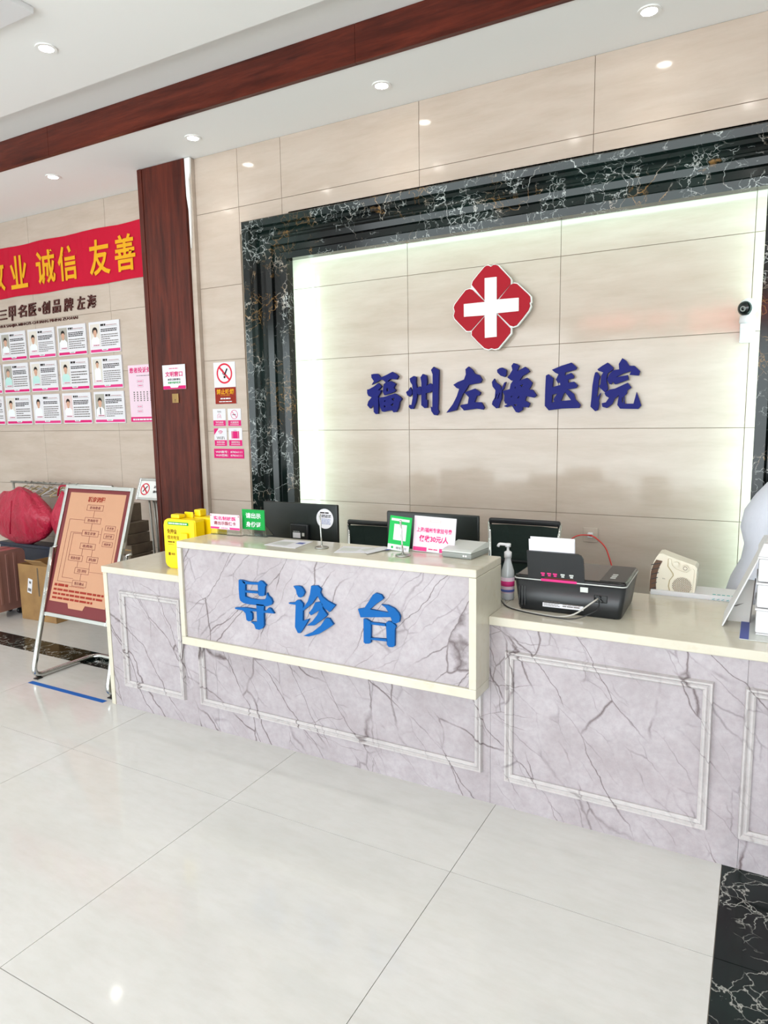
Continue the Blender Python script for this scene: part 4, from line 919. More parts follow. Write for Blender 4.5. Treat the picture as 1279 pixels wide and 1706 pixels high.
# rear paper tray leaning towards the viewer side
tr = B().prism([(-.115, -.01), (.09, -.01), (.10, .0), (.096, .108), (.088, .122), (.074, .128), (-.125, .128), (-.122, .0)], 0, .009)
trm = Matrix.Translation((-.036, -.008, ph-.006))@Matrix.Rotation(math.radians(9), 4, 'X')
tr.xf(trm); tro = tr.obj('rear_tray', 'blackp', t)
def ont(b): return b.xf(trm)
ont(B().box(-.07, .07, -.0014, -.0004, .006, .016)).obj('pink_strip', 'pinkband', tro)
for k, x in enumerate((-.062, -.037, -.014, .016, .05)): ont(B().box(x-.008, x+.008, -.0012, -.0004, .036, .042).box(x-.005, x+.006, -.0012, -.0004, .028, .034)).obj('tray_icon', 'pinkband' if k < 3 else 'lgrey', tro)
ont(B().box(-.055, .06, -.0012, -.0004, .0195, .0215)).obj('tray_print', 'brownp', tro)
ont(B().box(-.118, .06, .0105, .0125, .0, .175)).obj('paper', 'paper', t); ont(B().box(-.112, .062, .0135, .0155, .0, .185)).obj('paper', 'paper', t)
B().box(-.07-.03, .06, -.0045, -.002, .022, .052).xf(Matrix.Rotation(math.radians(-3.5), 4, 'X')).obj('rating_label', 'paper', t)
lb = lines('label_print', -.095, -.03, .026, .048, 4, 'inkg', t, -.0062, .35); lines('label_print', -.02, .05, .028, .044, 2, 'inkg', t, -.0062, .5)
B().box(.048, .078, -.012, -.0085, .098, .118, .001, 1).obj('latch', 'lgrey', t)
B().box(.10, .15, -.0072, -.003, .062, .092, .003).obj('port_recess', 'blackg', t)
B().cyl((.118, -.02, .082), .008, .014, 'y', 14).obj('plug', 'blackp', t)
for k in range(3): B().box(-tw+.02+.012*k, -tw+.024+.012*k, -.0075, -.003, .02, .10).obj('vent_rib', 'blackg', t)
R_ = Matrix.Translation(t.location)@Matrix.Rotation(ang, 4, 'Z')
def cable(name, pts, r, m, label):
    w = [R_@Vector(p) for p in pts]; o = B().tube(fillet(w, .05, 6), r, 7).obj(name, m, None, w[0]); return tag(o, label, 'cable')
cable('printer_cable', [(.118, -.022, .082), (.10, -.05, .07), (.04, -.07, .02), (-.02, -.065, .0035), (-.12, -.05, .0035), (-.22, -.02, .0035), (-.27, .03, .0035), (-.30, .12, .0035)], .0032, 'greyw', 'pale grey cable from the back of the printer along the worktop edge')
cable('power_cable', [(.122, -.0205, .074), (.13, -.06, .05), (.05, -.085, .006), (-.04, -.075, .003), (-.15, -.055, .003), (-.25, -.01, .003), (-.31, .10, .003)], .0022, 'blackp', 'thin black cable lying in front of the printer on the worktop')

# white carton and fan heater on the inner desk
ip = at(1120, 1000, y=3.14)
t = thing('white_carton', 'flat white carton with teal zigzag print on the inner desk under the heater', 'box', (-.17, 3.21, .7355))
B().box(-.225, .15, -.075, .075, 0, .078, .002).obj('body', 'white', t)
for k in range(7):
    for q in range(2): B().prism([(.02+.018*k, .052+.008*q), (.03+.018*k, .056+.008*q), (.03+.018*k, .058+.008*q), (.02+.018*k, .054+.008*q)], -.0765, -.0756).obj('zigzag_print', 'teal', t)
for k in range(7): B().box(.02+.018*k, .032+.018*k, -.06, -.05, .0782, .0786).obj('lid_print', 'teal', t)
Yh = 3.15
a = at(1076, 1003, y=Yh); c = at(1159, 1003, y=Yh)
hs = (c.x-a.x)/(83); hc = at(1117, 1001, y=Yh)
def hp(x, y): v = at(1060+x/10.66, 910+y/10.66, y=Yh); return (v.x-hc.x, v.z-.8145)
t = thing('fan_heater', 'ivory fan heater tilted on its stand with round grille and dial, right of the printer', 'heater', (hc.x, Yh, .8145))
bodyp = [hp(*q) for q in ((235, 880), (228, 620), (250, 440), (300, 290), (355, 190), (400, 135), (460, 130), (700, 225), (1040, 350), (1078, 400), (1060, 600), (1020, 900), (990, 965), (870, 950), (550, 915), (430, 905))]
B().prism(bodyp, 0, .10).obj('body', 'offw', t)
B().prism([hp(*q) for q in ((232, 800), (235, 620), (258, 450), (305, 310), (352, 238), (465, 262), (400, 380), (360, 520), (345, 680), (352, 815))], -.0015, -.0003).obj('louvre', 'darkin', t)
for k in range(6):
    y0_ = 290+k*85; B().prism([hp(265, y0_+30), hp(430-k*17, y0_), hp(430-k*17, y0_+12), hp(265, y0_+42)], -.0035, -.0018).obj('louvre_slat', 'blackp', t)
B().prism([hp(q[0]-12, q[1]+4) for q in ((575, 215), (615, 220), (630, 330), (700, 400), (830, 450), (905, 465), (1000, 410), (1010, 620), (960, 905), (700, 890), (600, 830), (570, 700), (590, 600), (655, 520), (650, 480), (560, 350))], -.0022, -.0003).obj('groove_shade', 'beigec', t)  # flat darker sheet, its colour stands in for shade around the side panel
B().prism([hp(*q) for q in ((575, 215), (615, 220), (630, 330), (700, 400), (830, 450), (900, 460), (1000, 400), (1030, 430), (1010, 620), (975, 880), (700, 870), (610, 820), (580, 700), (600, 600), (665, 520), (660, 480), (570, 350))], -.006, -.0004).obj('side_panel', 'offw', t)
g0 = hp(808, 705); gr = abs(hp(985, 705)[0]-g0[0]); B().ring((g0[0], -.009, g0[1]), gr*1.06, gr, .0025, 'y').obj('grille_ring', 'offw', t)
B().cyl((g0[0], -.0072, g0[1]), gr*.99, .0008, 'y', 28).obj('grille_back', 'darkin', t)
b = B(); rr = Matrix.Translation((g0[0], 0, g0[1]))
for k in range(-7, 8):
    for sgn in (1, -1):
        o_ = k*gr/7.5; L_ = math.sqrt(max(0, gr*gr-o_*o_)); a_ = math.radians(52*sgn); u = Vector((math.cos(a_), math.sin(a_))); n_ = Vector((-u.y, u.x))
        p1 = n_*o_-u*L_; p2 = n_*o_+u*L_; b.prism([(g0[0]+(p1-n_*.0007).x, g0[1]+(p1-n_*.0007).y), (g0[0]+(p2-n_*.0007).x, g0[1]+(p2-n_*.0007).y), (g0[0]+(p2+n_*.0007).x, g0[1]+(p2+n_*.0007).y), (g0[0]+(p1+n_*.0007).x, g0[1]+(p1+n_*.0007).y)], -.0088-.0006*(sgn > 0), -.0082-.0006*(sgn > 0))
b.obj('grille_bars', 'offw', t)['kind'] = 'stuff'
for q, r_, m_ in ((hp(710, 310), .0105, 'offw'), (hp(872, 380), .0115, 'offw')):
    k_ = B().cyl((q[0], -.018, q[1]), r_, .0115, 'y', 24).obj('dial', m_, t)
q = hp(872, 380); B().ring((q[0], -.0192, q[1]), .0085, .0068, .001, 'y', 20).obj('dial_mark', 'darkin', t)
text('word', 'TCL', *hp(485, 575), .012, .0045, 'ink', t, -.0006, res=1).rotation_euler = (0, 0, 0)
lines('print', hp(415, 815)[0], hp(555, 815)[0], hp(0, 830)[1], hp(0, 800)[1], 1, 'darkin', t, -.0006, .7)

# drawer cabinet, document pad, tilted picture board at the right
t = thing('drawer_cabinet', 'small white plastic drawer tower on the worktop at the right edge of the photo', 'drawers', (.145, 2.80, ZW+.004))
p0 = at(1264, 929, y=2.68); hd = p0.z-ZW-.004
for k in range(3):
    z0 = hd*k/3+.006; z1 = hd*(k+1)/3-.004
    dd = B().box(-.132, .132, -.12, .12, z0, z1, .006).obj('drawer', 'white', t)
    B().box(-.02, .02, -.13, -.1205, (z0+z1)/2-.006, (z0+z1)/2+.006, .003).obj('handle', 'lgrey', dd)
    B().box(-.136, .136, -.124, .124, z1+.0005, z1+.0075, .002).obj('shelf_rim', 'white', t)
B().loft([prr(.136, -.124, .124, hd+.0045, .01), prr(.12, -.09, .11, hd+.045, .01)], smooth=False).obj('tissue_lid', 'white', t)
B().box(-.09, .09, -.03, .05, hd+.0452, hd+.047).obj('lid_slot', 'ink', t); B().box(-.13, .13, -.12, .12, 0, .0055, .002).obj('base', 'white', t)
t = thing('desk_pad', 'white desk pad with a blue edge stripe under the drawer tower', 'desk pad', (.12, 2.78, ZW+.0005))
B().box(-.155, .16, -.17, .17, 0, .003, .0008, 1).obj('pad', 'lgrey', t); B().box(-.153, -.125, -.168, .168, .0031, .0034).obj('blue_stripe', 'bluep', t)
# tilted board with picture panel
b0 = at(1201, 1044, z=ZW); tp = at(1266, 925, y=b0.y)
t = thing('tilted_picture_board', 'thin white board leaning beside the drawer tower with a grey picture card behind it', 'display board', (b0.x, b0.y+.11, ZW+.0005))
L = Vector((tp.x-b0.x, 0, tp.z-ZW)); th = math.atan2(L.x, L.z)
B().box(0, .005, -.105, .105, .002, L.length-.01, .001, 1).xf(Matrix.Rotation(th, 4, 'Y')).obj('board', 'white', t)
q0 = at(1206, 1040, y=b0.y+.09); q1 = at(1243, 1046, y=b0.y+.09); q2 = at(1253, 967, y=b0.y+.09); q3 = at(1240, 965, y=b0.y+.09)
lx = lambda v: (v.x-b0.x+.008, max(.001, v.z-ZW))
B().prism([(.016, .001), (lx(q1)[0], .001), lx(q2), lx(q3)], -.02, -.017).obj('picture_card', 'photo', t)
B().prism([(lx(q1)[0]+.0005, .001), (lx(q1)[0]+.004, .001), (lx(q2)[0]+.004, lx(q2)[1]), (lx(q2)[0]+.0005, lx(q2)[1])], -.022, .02).obj('card_edge', 'inkg', t)
B().prism([(.022, .055), (.05, .068), (.07, .075), (.045, .06)], -.0208, -.0202).obj('card_print', 'inkg', t)
text('print', '2022', lx(q1)[0]-.02, .018, .022, .008, 'paper', t, -.0203, res=1) if 0 else None

# yellow power bank rental box, standing on the left worktop
Yy = 2.62
a = at(270.5, 865, y=Yy); cz = at(300, 950, y=Yy)
t = thing('power_bank_box', 'bright yellow power bank rental box with brown print on the left worktop', 'charging station', (a.x+.10, Yy+.0, ZW+.0005), (0, 0, math.radians(0)))
hz = a.z-ZW+.004
def yr(z, g_=0, r=.028):
    return prr(.112-g_, -.0+g_, .10-g_, z, r, 5)
fr = [(-.10, .03), (-.10, hz-.035), (-.092, hz-.012), (-.07, hz), (.125, hz), (.13, hz-.01), (.13, .0), (-.065, .0), (-.09, .012)]
bb = B().prism(fr, 0, .075); bmesh.ops.bevel(bb.bm, geom=[e for e in bb.bm.edges if abs(e.verts[0].co.y-e.verts[1].co.y) < 1e-6], offset=.006, segments=3, affect='EDGES'); bb.obj('front_shell', 'yellow', t)
B().box(-.03, .20, .09, .17, 0, hz+.005, .01).obj('rear_shell', 'yellow', t)
B().box(-.06, -.0, .02, .065, hz+.0005, hz+.022, .005).obj('power_bank', 'yellow', t); B().box(-.02, .04, .08, .089, hz-.01, hz+.03, .004).obj('power_bank', 'yellow', t)
B().box(.03, .075, .10, .15, hz+.0055, hz+.042, .006).obj('power_bank', 'yellow', t)
B().box(.035, .085, -.016, -.0005, hz-.105, hz-.068, .006).obj('socket_block', 'yellow', t)
B().box(-.062, .085, -.0022, -.0004, hz-.03, hz-.014).obj('green_strip', 'green', t); lines('strip_print', -.055, .078, hz-.027, hz-.017, 1, 'paper', t, -.0024, .7)
text('line', '免押金', -.035, hz-.066, .07, .026, 'ybrown', t, -.0006, bold=.01); text('line', '借充电宝', -.028, hz-.098, .084, .021, 'ybrown', t, -.0006)
lines('small_print', -.068, -.02, hz-.128, hz-.118, 1, 'ybrown', t, -.0004, .7); lines('small_print', -.068, -.025, hz-.138, hz-.134, 1, 'ybrown', t, -.0004, .5)
B().box(-.068, -.054, -.0012, -.0004, hz-.196, hz-.18).obj('logo', 'ybrown', t); text('line', '美团', -.036, hz-.188, .026, .013, 'ybrown', t, -.0006, res=1)

# ================================================================== left corner
# easel with the patient flow chart
yb_, yt_ = 2.66, 2.93
BLp = at(71, 1021, y=yb_); TLp = at(114, 811, y=yt_); TRp = at(222, 813.5, y=yt_-.0)
wE = .60; hE = (TLp-BLp).length
xd = Vector((1, 0, 0)); ud = (TLp-BLp).normalized(); print('easel', BLp, TLp, TRp, hE, (TRp-TLp).length)
wE = (TRp-TLp).length
nd = xd.cross(ud)      # points away from the viewer or towards
rx = (ud-xd*ud.dot(xd)).normalized()
tilt = math.atan2(-rx.y, rx.z)
t = thing('flow_chart_easel', 'chrome easel holding a salmon patient flow chart board, left of the desk', 'easel', (BLp.x, yb_-.13, 0))
Rm = Matrix.Translation(BLp-Vector(t.location))@Matrix.Shear('XZ', 4, (0, 0))@Matrix.Rotation(tilt, 4, 'X')
sh = Matrix.Identity(4); sh[0][2] = (TLp.x-BLp.x)/hE      # the board lies slightly askew in its frame
Rm = Rm@sh
def E_(b): return b.xf(Rm)
for q in ((0, 0, 0, hE), (wE, 0, wE, hE), (0, 0, wE, 0), (0, hE, wE, hE)):
    v = q[2]-q[0] == 0
    bq = B().box(q[0]-.012, q[0]+.012, -.012, .012, -.012, hE+.012, .003) if v else B().box(.0125, wE-.0125, -.012, .012, q[1]-.012, q[1]+.012, .003)
    E_(bq).obj('frame_bar', 'chrome', t)
bo = E_(B().box(.013, wE-.013, -.004, .004, .013, hE-.013)).obj('board', 'maroon', t)
F0, F1, Z0, Z1 = .045, wE-.045, .085, hE-.035
E_(B().box(F0, F1, -.0055, -.0045, Z0, Z1)).obj('chart_field', 'peach', bo)
def etext(s, x, z, w, h, m='maroon', bold=.01):
    b = B(); b.bm.free(); b.bm = glyphs(s, w, h, .0005, bold, 1); b.xf(Matrix.Translation((x, -.0058, z))); E_(b).obj('print', m, bo)
cxE = wE*.5
etext('就诊流程', cxE, hE-.075, .155, .036, 'brownp', .03)
lw = .0011
ebox = []
def ebx(x, z, w, h, s):
    b = B()
    b.box(x-w/2, x+w/2, -.0063, -.0056, z-h/2, z-h/2+lw*2).box(x-w/2, x+w/2, -.0063, -.0056, z+h/2-lw*2, z+h/2).box(x-w/2, x-w/2+lw*2, -.0063, -.0056, z-h/2+lw*2, z+h/2-lw*2).box(x+w/2-lw*2, x+w/2, -.0063, -.0056, z-h/2+lw*2, z+h/2-lw*2)
    E_(b).obj('step_box', 'maroon', bo); etext(s, x, z, w*.66, h*.5)
U = (hE-.05)/1.02
zz0 = hE-.17*U
for k, (s, w_) in enumerate((('咨询患者', .15), ('咨询挂号', .15), ('医生诊室', .15), ('收费处', .14))): ebx(cxE, zz0-k*.108*U, w_, .05*U, s)
for k, s in enumerate(('手术室', '治疗室', '病房室')): ebx(cxE+.17, zz0-U*(.16+k*.066), .09, .042*U, s)
ebx(cxE-.09, zz0-U*(.43), .13, .05*U, '检查/化验'); ebx(cxE+.065, zz0-U*(.43), .10, .05*U, '药房'); ebx(cxE-.01, zz0-U*(.53), .13, .05*U, '离院'); ebx(cxE-.01, zz0-U*(.635), .13, .05*U, '医生确认')
b = B()
for q in ((cxE, zz0-U*(.025), cxE, zz0-U*(.083)), (cxE, zz0-U*(.133), cxE, zz0-U*(.191)), (cxE, zz0-U*(.241), cxE, zz0-U*(.299)), (cxE-.04, zz0-U*(.349), cxE-.04, zz0-U*(.405)), (cxE+.05, zz0-U*(.349), cxE+.05, zz0-U*(.405)), (cxE-.06, zz0-U*(.455), cxE-.06, zz0-U*(.505)), (cxE+.05, zz0-U*(.455), cxE+.05, zz0-U*(.505)), (cxE-.01, zz0-U*(.555), cxE-.01, zz0-U*(.61))):
    b.box(q[0]-lw, q[0]+lw, -.0063, -.0056, q[3], q[1])
for q in ((cxE-.075, zz0-U*(.108), -.215, zz0-U*(.635)), (cxE-.075, zz0-U*(.216), -.18, zz0-U*(.60)), (cxE-.075, zz0-U*(.225), -.155, zz0-U*(.43))):
    xx = cxE+q[2]; b.box(xx, q[0], -.0063, -.0056, q[1]-lw, q[1]+lw); b.box(xx-lw, xx+lw, -.0063, -.0056, q[3], q[1]); b.box(xx, cxE-(.155 if q[3] > zz0-U*(.5) else .075), -.0063, -.0056, q[3]-lw, q[3]+lw)
b.box(cxE+.075, cxE+.10, -.0063, -.0056, zz0-U*(.217), zz0-U*(.215)).box(cxE+.099, cxE+.101, -.0063, -.0056, zz0-U*(.292), zz0-U*(.16)).box(cxE+.235, cxE+.237, -.0063, -.0056, zz0-U*(.53), zz0-U*(.16)).box(cxE+.055, cxE+.237, -.0063, -.0056, zz0-U*(.531), zz0-U*(.529))
E_(b).obj('flow_lines', 'maroon', bo)['kind'] = 'stuff'
def elines(x0, x1, z0, z1, n, m, f=.5, wd=None, nm='small_print'):
    o = lines(nm, x0, x1, z0, z1, n, m, bo, -.0058, f, .4, wd); o.data.transform(Rm)
elines(F0+.02, F0+.15, Z0+.095, Z0+.113, 1, 'brownp', .9, .018, 'subheading'); elines(F0+.16, F0+.30, Z0+.100, Z0+.107, 1, 'brownp', .4)
elines(F0+.02, F1-.03, Z0+.010, Z0+.088, 3, 'brownp', .5, .018)
E_(B().prism([(cxE-.08, .086), (cxE-.065, .055), (cxE+.065, .055), (cxE+.08, .086)], -.0064, -.0058)).obj('footer_tab', 'peach', bo); elines(cxE-.05, cxE+.05, .063, .08, 1, 'brownp', .8)
# two tubular legs with the U-shaped floor frame
o = Vector(t.location)
fL = at(55, 1133, z=0); fR = at(180, 1165, z=0); xl, xr = -3.885, -3.215
hl = at(88, 912, y=2.775)
def WP(p): return Vector(p)-o
loop = [hl, Vector((xl, 2.53, .02)), Vector((xl, 2.99, .017)), Vector((xr, 2.99, .017)), Vector((xr, 2.53, .02)), Vector((hl.x+(xr-xl), 2.775, hl.z))]
B().tube([WP(p) for p in fillet(loop, .075, 8)], .0165, 14).obj('leg_loop', 'chrome', t)
for x_, zc in ((hl.x, hl.z), (hl.x+(xr-xl), hl.z)):
    B().tube([WP((x_, 2.775, zc)), WP((x_+.02, 2.80, zc+.01))], .008, 8).obj('bracket', 'chrome', t)
for x_ in (xl, xr): B().box(x_-o.x-.02, x_-o.x+.02, 2.545-o.y, 2.585-o.y, .0005, .006, .002).obj('rubber_foot', 'blackp', t)
# blue tape
p = at(48, 1134, z=0); q = at(183, 1168, z=0)
o_ = B().box(-.335, .335, -.016, .016, .0006, .0014).obj('floor_tape', 'tape'); o_.location = (-3.54, 2.505, 0)
tag(o_, 'straight strip of bright blue tape on the floor in front of the easel', 'tape')

# second stand: no smoking board on two posts, behind the easel
Ys = 4.00
a = at(221, 797, y=Ys); c = at(270, 831, y=Ys); 
t = thing('no_smoking_stand', 'steel stand with a small no smoking board, behind the easel beside the column', 'stand sign', (a.x+.185, Ys, 0))
sx = t.location.x; w = .33; z0, z1 = c.z-.02, a.z+.005
tl = Matrix.Translation((0, 0, z0))@Matrix.Rotation(math.radians(-14), 4, 'X'); hh_ = z1-z0
sk = Matrix.Identity(4); sk[0][2] = .14
tl = tl@sk
def X_(b): return b.xf(tl)
for q in ((-w/2, -w/2+.02, 0, hh_), (w/2-.02, w/2, 0, hh_), (-w/2+.0205, w/2-.0205, 0, .02), (-w/2+.0205, w/2-.0205, hh_-.02, hh_)): X_(B().box(q[0], q[1], -.012, .012, q[2], q[3], .003)).obj('frame_bar', 'chrome', t)
bd = X_(B().box(-w/2+.021, w/2-.021, -.004, .004, .021, hh_-.021)).obj('board', 'wacr', t)
rc = (-w/2+.085, hh_/2); rr_ = .05
X_(B().ring((rc[0], -.0058, rc[1]), rr_, rr_*.82, .0012, 'y', 28)).obj('prohibition_ring', 'rednos', bd)
k = rr_*.65; X_(B().prism([(rc[0]-k-.004, rc[1]+k-.004), (rc[0]-k+.004, rc[1]+k+.004), (rc[0]+k+.004, rc[1]-k+.004), (rc[0]+k-.004, rc[1]-k-.004)], -.0072, -.006)).obj('slash', 'rednos', bd)
X_(B().tube([(rc[0]-.02, -.005, rc[1]-.02), (rc[0]+.022, -.005, rc[1]+.026)], .004, 6)).obj('cigarette', 'ink', bd)
for s_, z_ in (('无烟医院', hh_*.62), ('请勿吸烟', hh_*.40)):
    b = B(); b.bm.free(); b.bm = glyphs(s_, .11, .022, .0006, .02, 1); b.xf(Matrix.Translation((.07, -.0055, z_))); X_(b).obj('print', 'ink', bd)
for x_ in (-.02, .03, .06): B().tube([(x_, .01, z0+.02), (x_+.04, .02, .03)], .009, 8).obj('post', 'steel', t)
B().lathe([(.10, 0), (.10, .012), (.03, .025), (0, .028)], (.06, .02, 0.001)).obj('foot', 'steel', t)

# cartons stacked behind the easel
st = [(.0, 'box'), ]
bx0 = at(214, 930, y=3.85).x
tops = [at(235, py, y=3.78).z for py in (938, 917, 901, 885, 867, 838)]
zb_ = 0.001; nlab = ['lowest', 'second from the bottom', 'middle', 'fourth from the bottom', 'fifth from the bottom', 'sixth from the bottom', 'topmost']
zt_list = [max(.12, tops[0])] + tops[1:]
zt_list = [.30, zt_list[0]] + zt_list[1:]
for k, zt1 in enumerate(zt_list):
    wd_ = (.27, .26, .25, .245, .235, .22, .17)[k]; cx_ = -4.33-.008*k+(.0 if k < 6 else -.03)
    t = thing('carton', f'dull brown carton in the stack behind the easel, {nlab[k]}', 'box', (cx_+.05, 3.70+.01*(k % 2), zb_), (0, 0, math.radians((-2, 3, -1, 2, -3, 1, 0)[k])), 'brown cartons stacked behind the easel')
    h_ = zt1-zb_-.0015
    B().box(-wd_/2, wd_/2, -.11, .11, 0, h_, .003, 1).obj('body', 'kraftd', t)
    B().box(-wd_/2+.004, wd_/2-.004, -.1106, -.1101, h_*.5-.004, h_*.5+.004).box(-.02, .02, -.1112, -.1107, 0.004, h_-.004).obj('tape', 'kraft', t)
    if k >= 5:
        for z_ in ((.3, .7) if k == 6 else (.35,)): B().box(-.015, .015, -.1118, -.1113, h_*z_-.014, h_*z_+.014).obj('printed_mark', 'lgrey', t)
    zb_ = zt1

# cardboard box, suitcase, red bags, hangers
Yb = 3.36
t = thing('cardboard_box', 'open brown cardboard box with a white shipping label, beside the suitcase', 'box', (-5.03, 3.52, .001), (0, 0, math.radians(3)))
zc = at(50, 942, y=3.36).z
for n_, q in (('side', (-.20, .20, -.15, -.145)), ('side', (-.20, .20, .145, .15)), ('side', (-.20, -.195, -.1445, .1445)), ('side', (.195, .20, -.1445, .1445))): B().box(*q, 0, zc).obj(n_, 'kraft', t)
B().box(-.194, .194, -.144, .144, .001, .006).obj('bottom', 'kraft', t)
B().box(.0, .195, -.0025, .0025, 0, .11).xf(Matrix.Translation((0, -.147, zc))@Matrix.Rotation(math.radians(55), 4, 'X')).obj('flap', 'kraft', t)
B().box(-.0025, .0025, -.14, .14, 0, .12).xf(Matrix.Translation((.199, 0, zc))@Matrix.Rotation(math.radians(40), 4, 'Y')).obj('flap', 'kraft', t)
lb_ = B().box(-.025, .025, -.0008, 0, -.06, .06).xf(Matrix.Translation((-.075, -.1508, zc*.62))@Matrix.Rotation(math.radians(12), 4, 'Y')).obj('shipping_label', 'paper', t)
B().box(-.018, .018, -.0012, -.0009, -.045, -.02).box(-.012, .012, -.0012, -.0009, .02, .04).xf(Matrix.Translation((-.075, -.1508, zc*.62))@Matrix.Rotation(math.radians(12), 4, 'Y')).obj('label_print', 'inkg', lb_)
B().box(.02, .035, -.1512, -.1504, zc*.45, zc*.96).obj('tape', 'kraftd', t)
# suitcase
sa = at(28, 1030, z=0); szt = at(18, 908, y=3.30).z
t = thing('suitcase', 'rose gold hard-shell suitcase cut off by the left edge of the photo', 'suitcase', (-5.44, 3.27, 0), (0, 0, math.radians(4)))
def rr2(hx, hy, z): return prr(hx, -hy, hy, z, .04, 5)
hs_ = szt-.055
def shell(x0, x1, nm, m_):
    pts = []
    for cy_, cz_, a0 in ((.19, hs_-.06, 0), (-.19, hs_-.06, 90), (-.19, .11, 180), (.19, .11, 270)):
        for k in range(6): q = math.radians(a0+18*k); pts.append((cy_*.0+(cy_)+.05*math.cos(q), cz_+.05*math.sin(q)))
    bb = B().prism(pts, x0, x1, 'x'); return bb.obj(nm, m_, t)
shell(.012, .10, 'front_shell', 'rosecase'); shell(-.10, -.012, 'back_shell', 'rosecase'); shell(-.0115, .0115, 'zip_band', 'blackp')
for y_ in (-.14, -.07, 0, .07, .14): B().box(.1005, .106, y_-.012, y_+.012, .12, hs_-.04, .003).obj('rib', 'rosecase', t)
for x_ in (.03, .06, .085): B().box(x_-.004, x_+.004, -.2455, -.2405, .12, hs_-.06, .002).obj('rib', 'rosecase', t)
for z_ in (.2, hs_-.13): B().cyl((.055, -.25, z_), .018, .01, 'y', 16).obj('corner_stud', 'maroon', t)
for x_ in (-.065, .065):
    for y_ in (-.19, .19):
        wf = B().box(x_-.02, x_+.02, y_-.02, y_+.02, .045, .062, .004).obj('wheel_fork', 'blackp', t); B().cyl((x_-.012, y_-.012, .027), .025, .024, 'x', 16).obj('wheel', 'blackp', wf)
B().tube(fillet([(-.04, -.02, hs_-.01), (-.04, -.02, hs_+.12), (-.04, .02, hs_+.12), (-.04, .02, hs_-.01)], .01), .006, 8).obj('handle', 'blackp', t)

# luggage rack carrying the bags
def blob(name, label, c, sx, sy, sz, seed, lift, zbase):
    """soft gathered sack: bulging rings with folds, cinched towards the top"""
    rnd = random.Random(seed); n = 40; R = []; K = 16; ph = [rnd.uniform(0, 6.28) for _ in range(6)]
    for k in range(K+1):
        f = k/K
        prof_ = math.sin(min(1, f*1.5+.12)*PI/2)**.6*(1-.55*max(0, (f-.55)/.45)**1.3)
        if f < .12: prof_ *= .72+.28*f/.12
        ring = []
        for i in range(n):
            a_ = 2*PI*i/n
            fold = 1+.035*math.sin(3*a_+ph[0]+2*f)+.03*math.sin(5*a_+ph[1]-3*f)*(.3+f)+.045*math.sin(9*a_+ph[2])*max(0, f-.5)*2+.02*math.sin(14*a_+ph[3])*f
            ring.append((sx*prof_*fold*math.copysign(abs(math.cos(a_))**.8, math.cos(a_)), sy*prof_*fold*math.copysign(abs(math.sin(a_))**.8, math.sin(a_)), sz*(f+.04*math.sin(2*a_+ph[4])*f+.03*math.sin(4*a_+ph[5])*f)))
        R.append(ring)
    t = thing(name, label, 'bag', (c[0], c[1], zbase))
    B().loft(R).obj('sack', 'vinyl', t)
    return t
# rack (chrome garment rail) behind the bags
t = thing('garment_rail', 'low metal garment rail behind the red bags holding hangers', 'rail', (-5.35, 3.955, 0))
zr = at(30, 803, y=3.955).z
for x_ in (-.75, .56): B().tube([(x_, 0, .04), (x_, 0, zr)], .011, 10).obj('post', 'steel', t); B().tube([(x_, -.13, .03), (x_, .13, .03)], .011, 10).obj('foot', 'steel', t)
B().tube([(-.78, 0, zr), (.59, 0, zr)], .011, 10).obj('top_rail', 'steel', t)
rl = Vector(t.location)
for k, x_ in enumerate((-5.92, -5.83, -5.74, -5.66, -5.57, -5.49, -5.40, -5.31, -5.20)):
    th_ = thing('clothes_hanger', ('white plastic' if k % 2 else 'beige')+' clothes hanger above the red bags, '+('leftmost', 'second from the left', 'third from the left', 'fourth from the left', 'middle one', 'fourth from the easel', 'third from the easel', 'second from the easel', 'nearest the easel')[k], 'hanger', (x_, 3.955, zr), (0, 0, math.radians(90+14*math.sin(k*2.1))), 'clothes hangers on the rail')
    B().tube([(.0, 0, -.03), (.02, 0, -.012), (.0145, 0, .008), (0, 0, .0145), (-.0145, 0, .008), (-.015, 0, -.002)], .0025, 6).obj('hook', 'steel', th_)
    B().tube(fillet([(0, 0, -.03), (-.13, 0, -.09), (-.13, 0, -.10), (.13, 0, -.10), (.13, 0, -.09), (0, 0, -.03)], .02), .006, 6).obj('arms', 'white' if k % 2 else 'beigec', th_)
zbg = at(40, 936, y=3.6).z
t = thing('storage_crate', 'dark blue crate under the red bags behind the cardboard box', 'crate', (-5.42, 3.77, .001))
B().box(-.55, .50, -.06, .06, 0, .03).box(-.55, .50, -.075, -.06, 0, .50).box(-.55, .50, .06, .075, 0, .50).box(-.55, -.535, -.06, .06, 0.03, .50).box(.485, .50, -.06, .06, .03, .50).obj('shell', 'bluebag', t)
B().box(-.56, .51, -.082, .082, .502, .53, .006).obj('lid', 'bluebag', t)
for z_ in (.15, .35): B().box(-.55, .50, -.079, -.0755, z_, z_+.02).obj('rib', 'bluebag', t)
b1 = blob('red_bag', 'large crimson vinyl bag bulging over the suitcase at the left edge', (-5.66, 3.72), .43, .125, .46, 3, .1, .532)
Bq = b1
for pts in ([(-.12, -.17, .40), (-.13, -.19, .30), (-.15, -.20, .15)], [(.12, -.16, .40), (.13, -.19, .28), (.12, -.20, .12)]): B().tube(fillet(pts, .02), .008, 6).obj('seam', 'vinyl', b1)
b2 = blob('red_bag', 'smaller crimson vinyl bag standing between the large one and the easel', (-5.00, 3.74), .22, .12, .46, 9, .1, .532)
B().tube(fillet([(-.15, -.02, .44), (-.08, -.05, .53), (.08, -.05, .53), (.15, -.02, .44)], .04), .008, 6).obj('carry_strap', 'vinyl', b2)

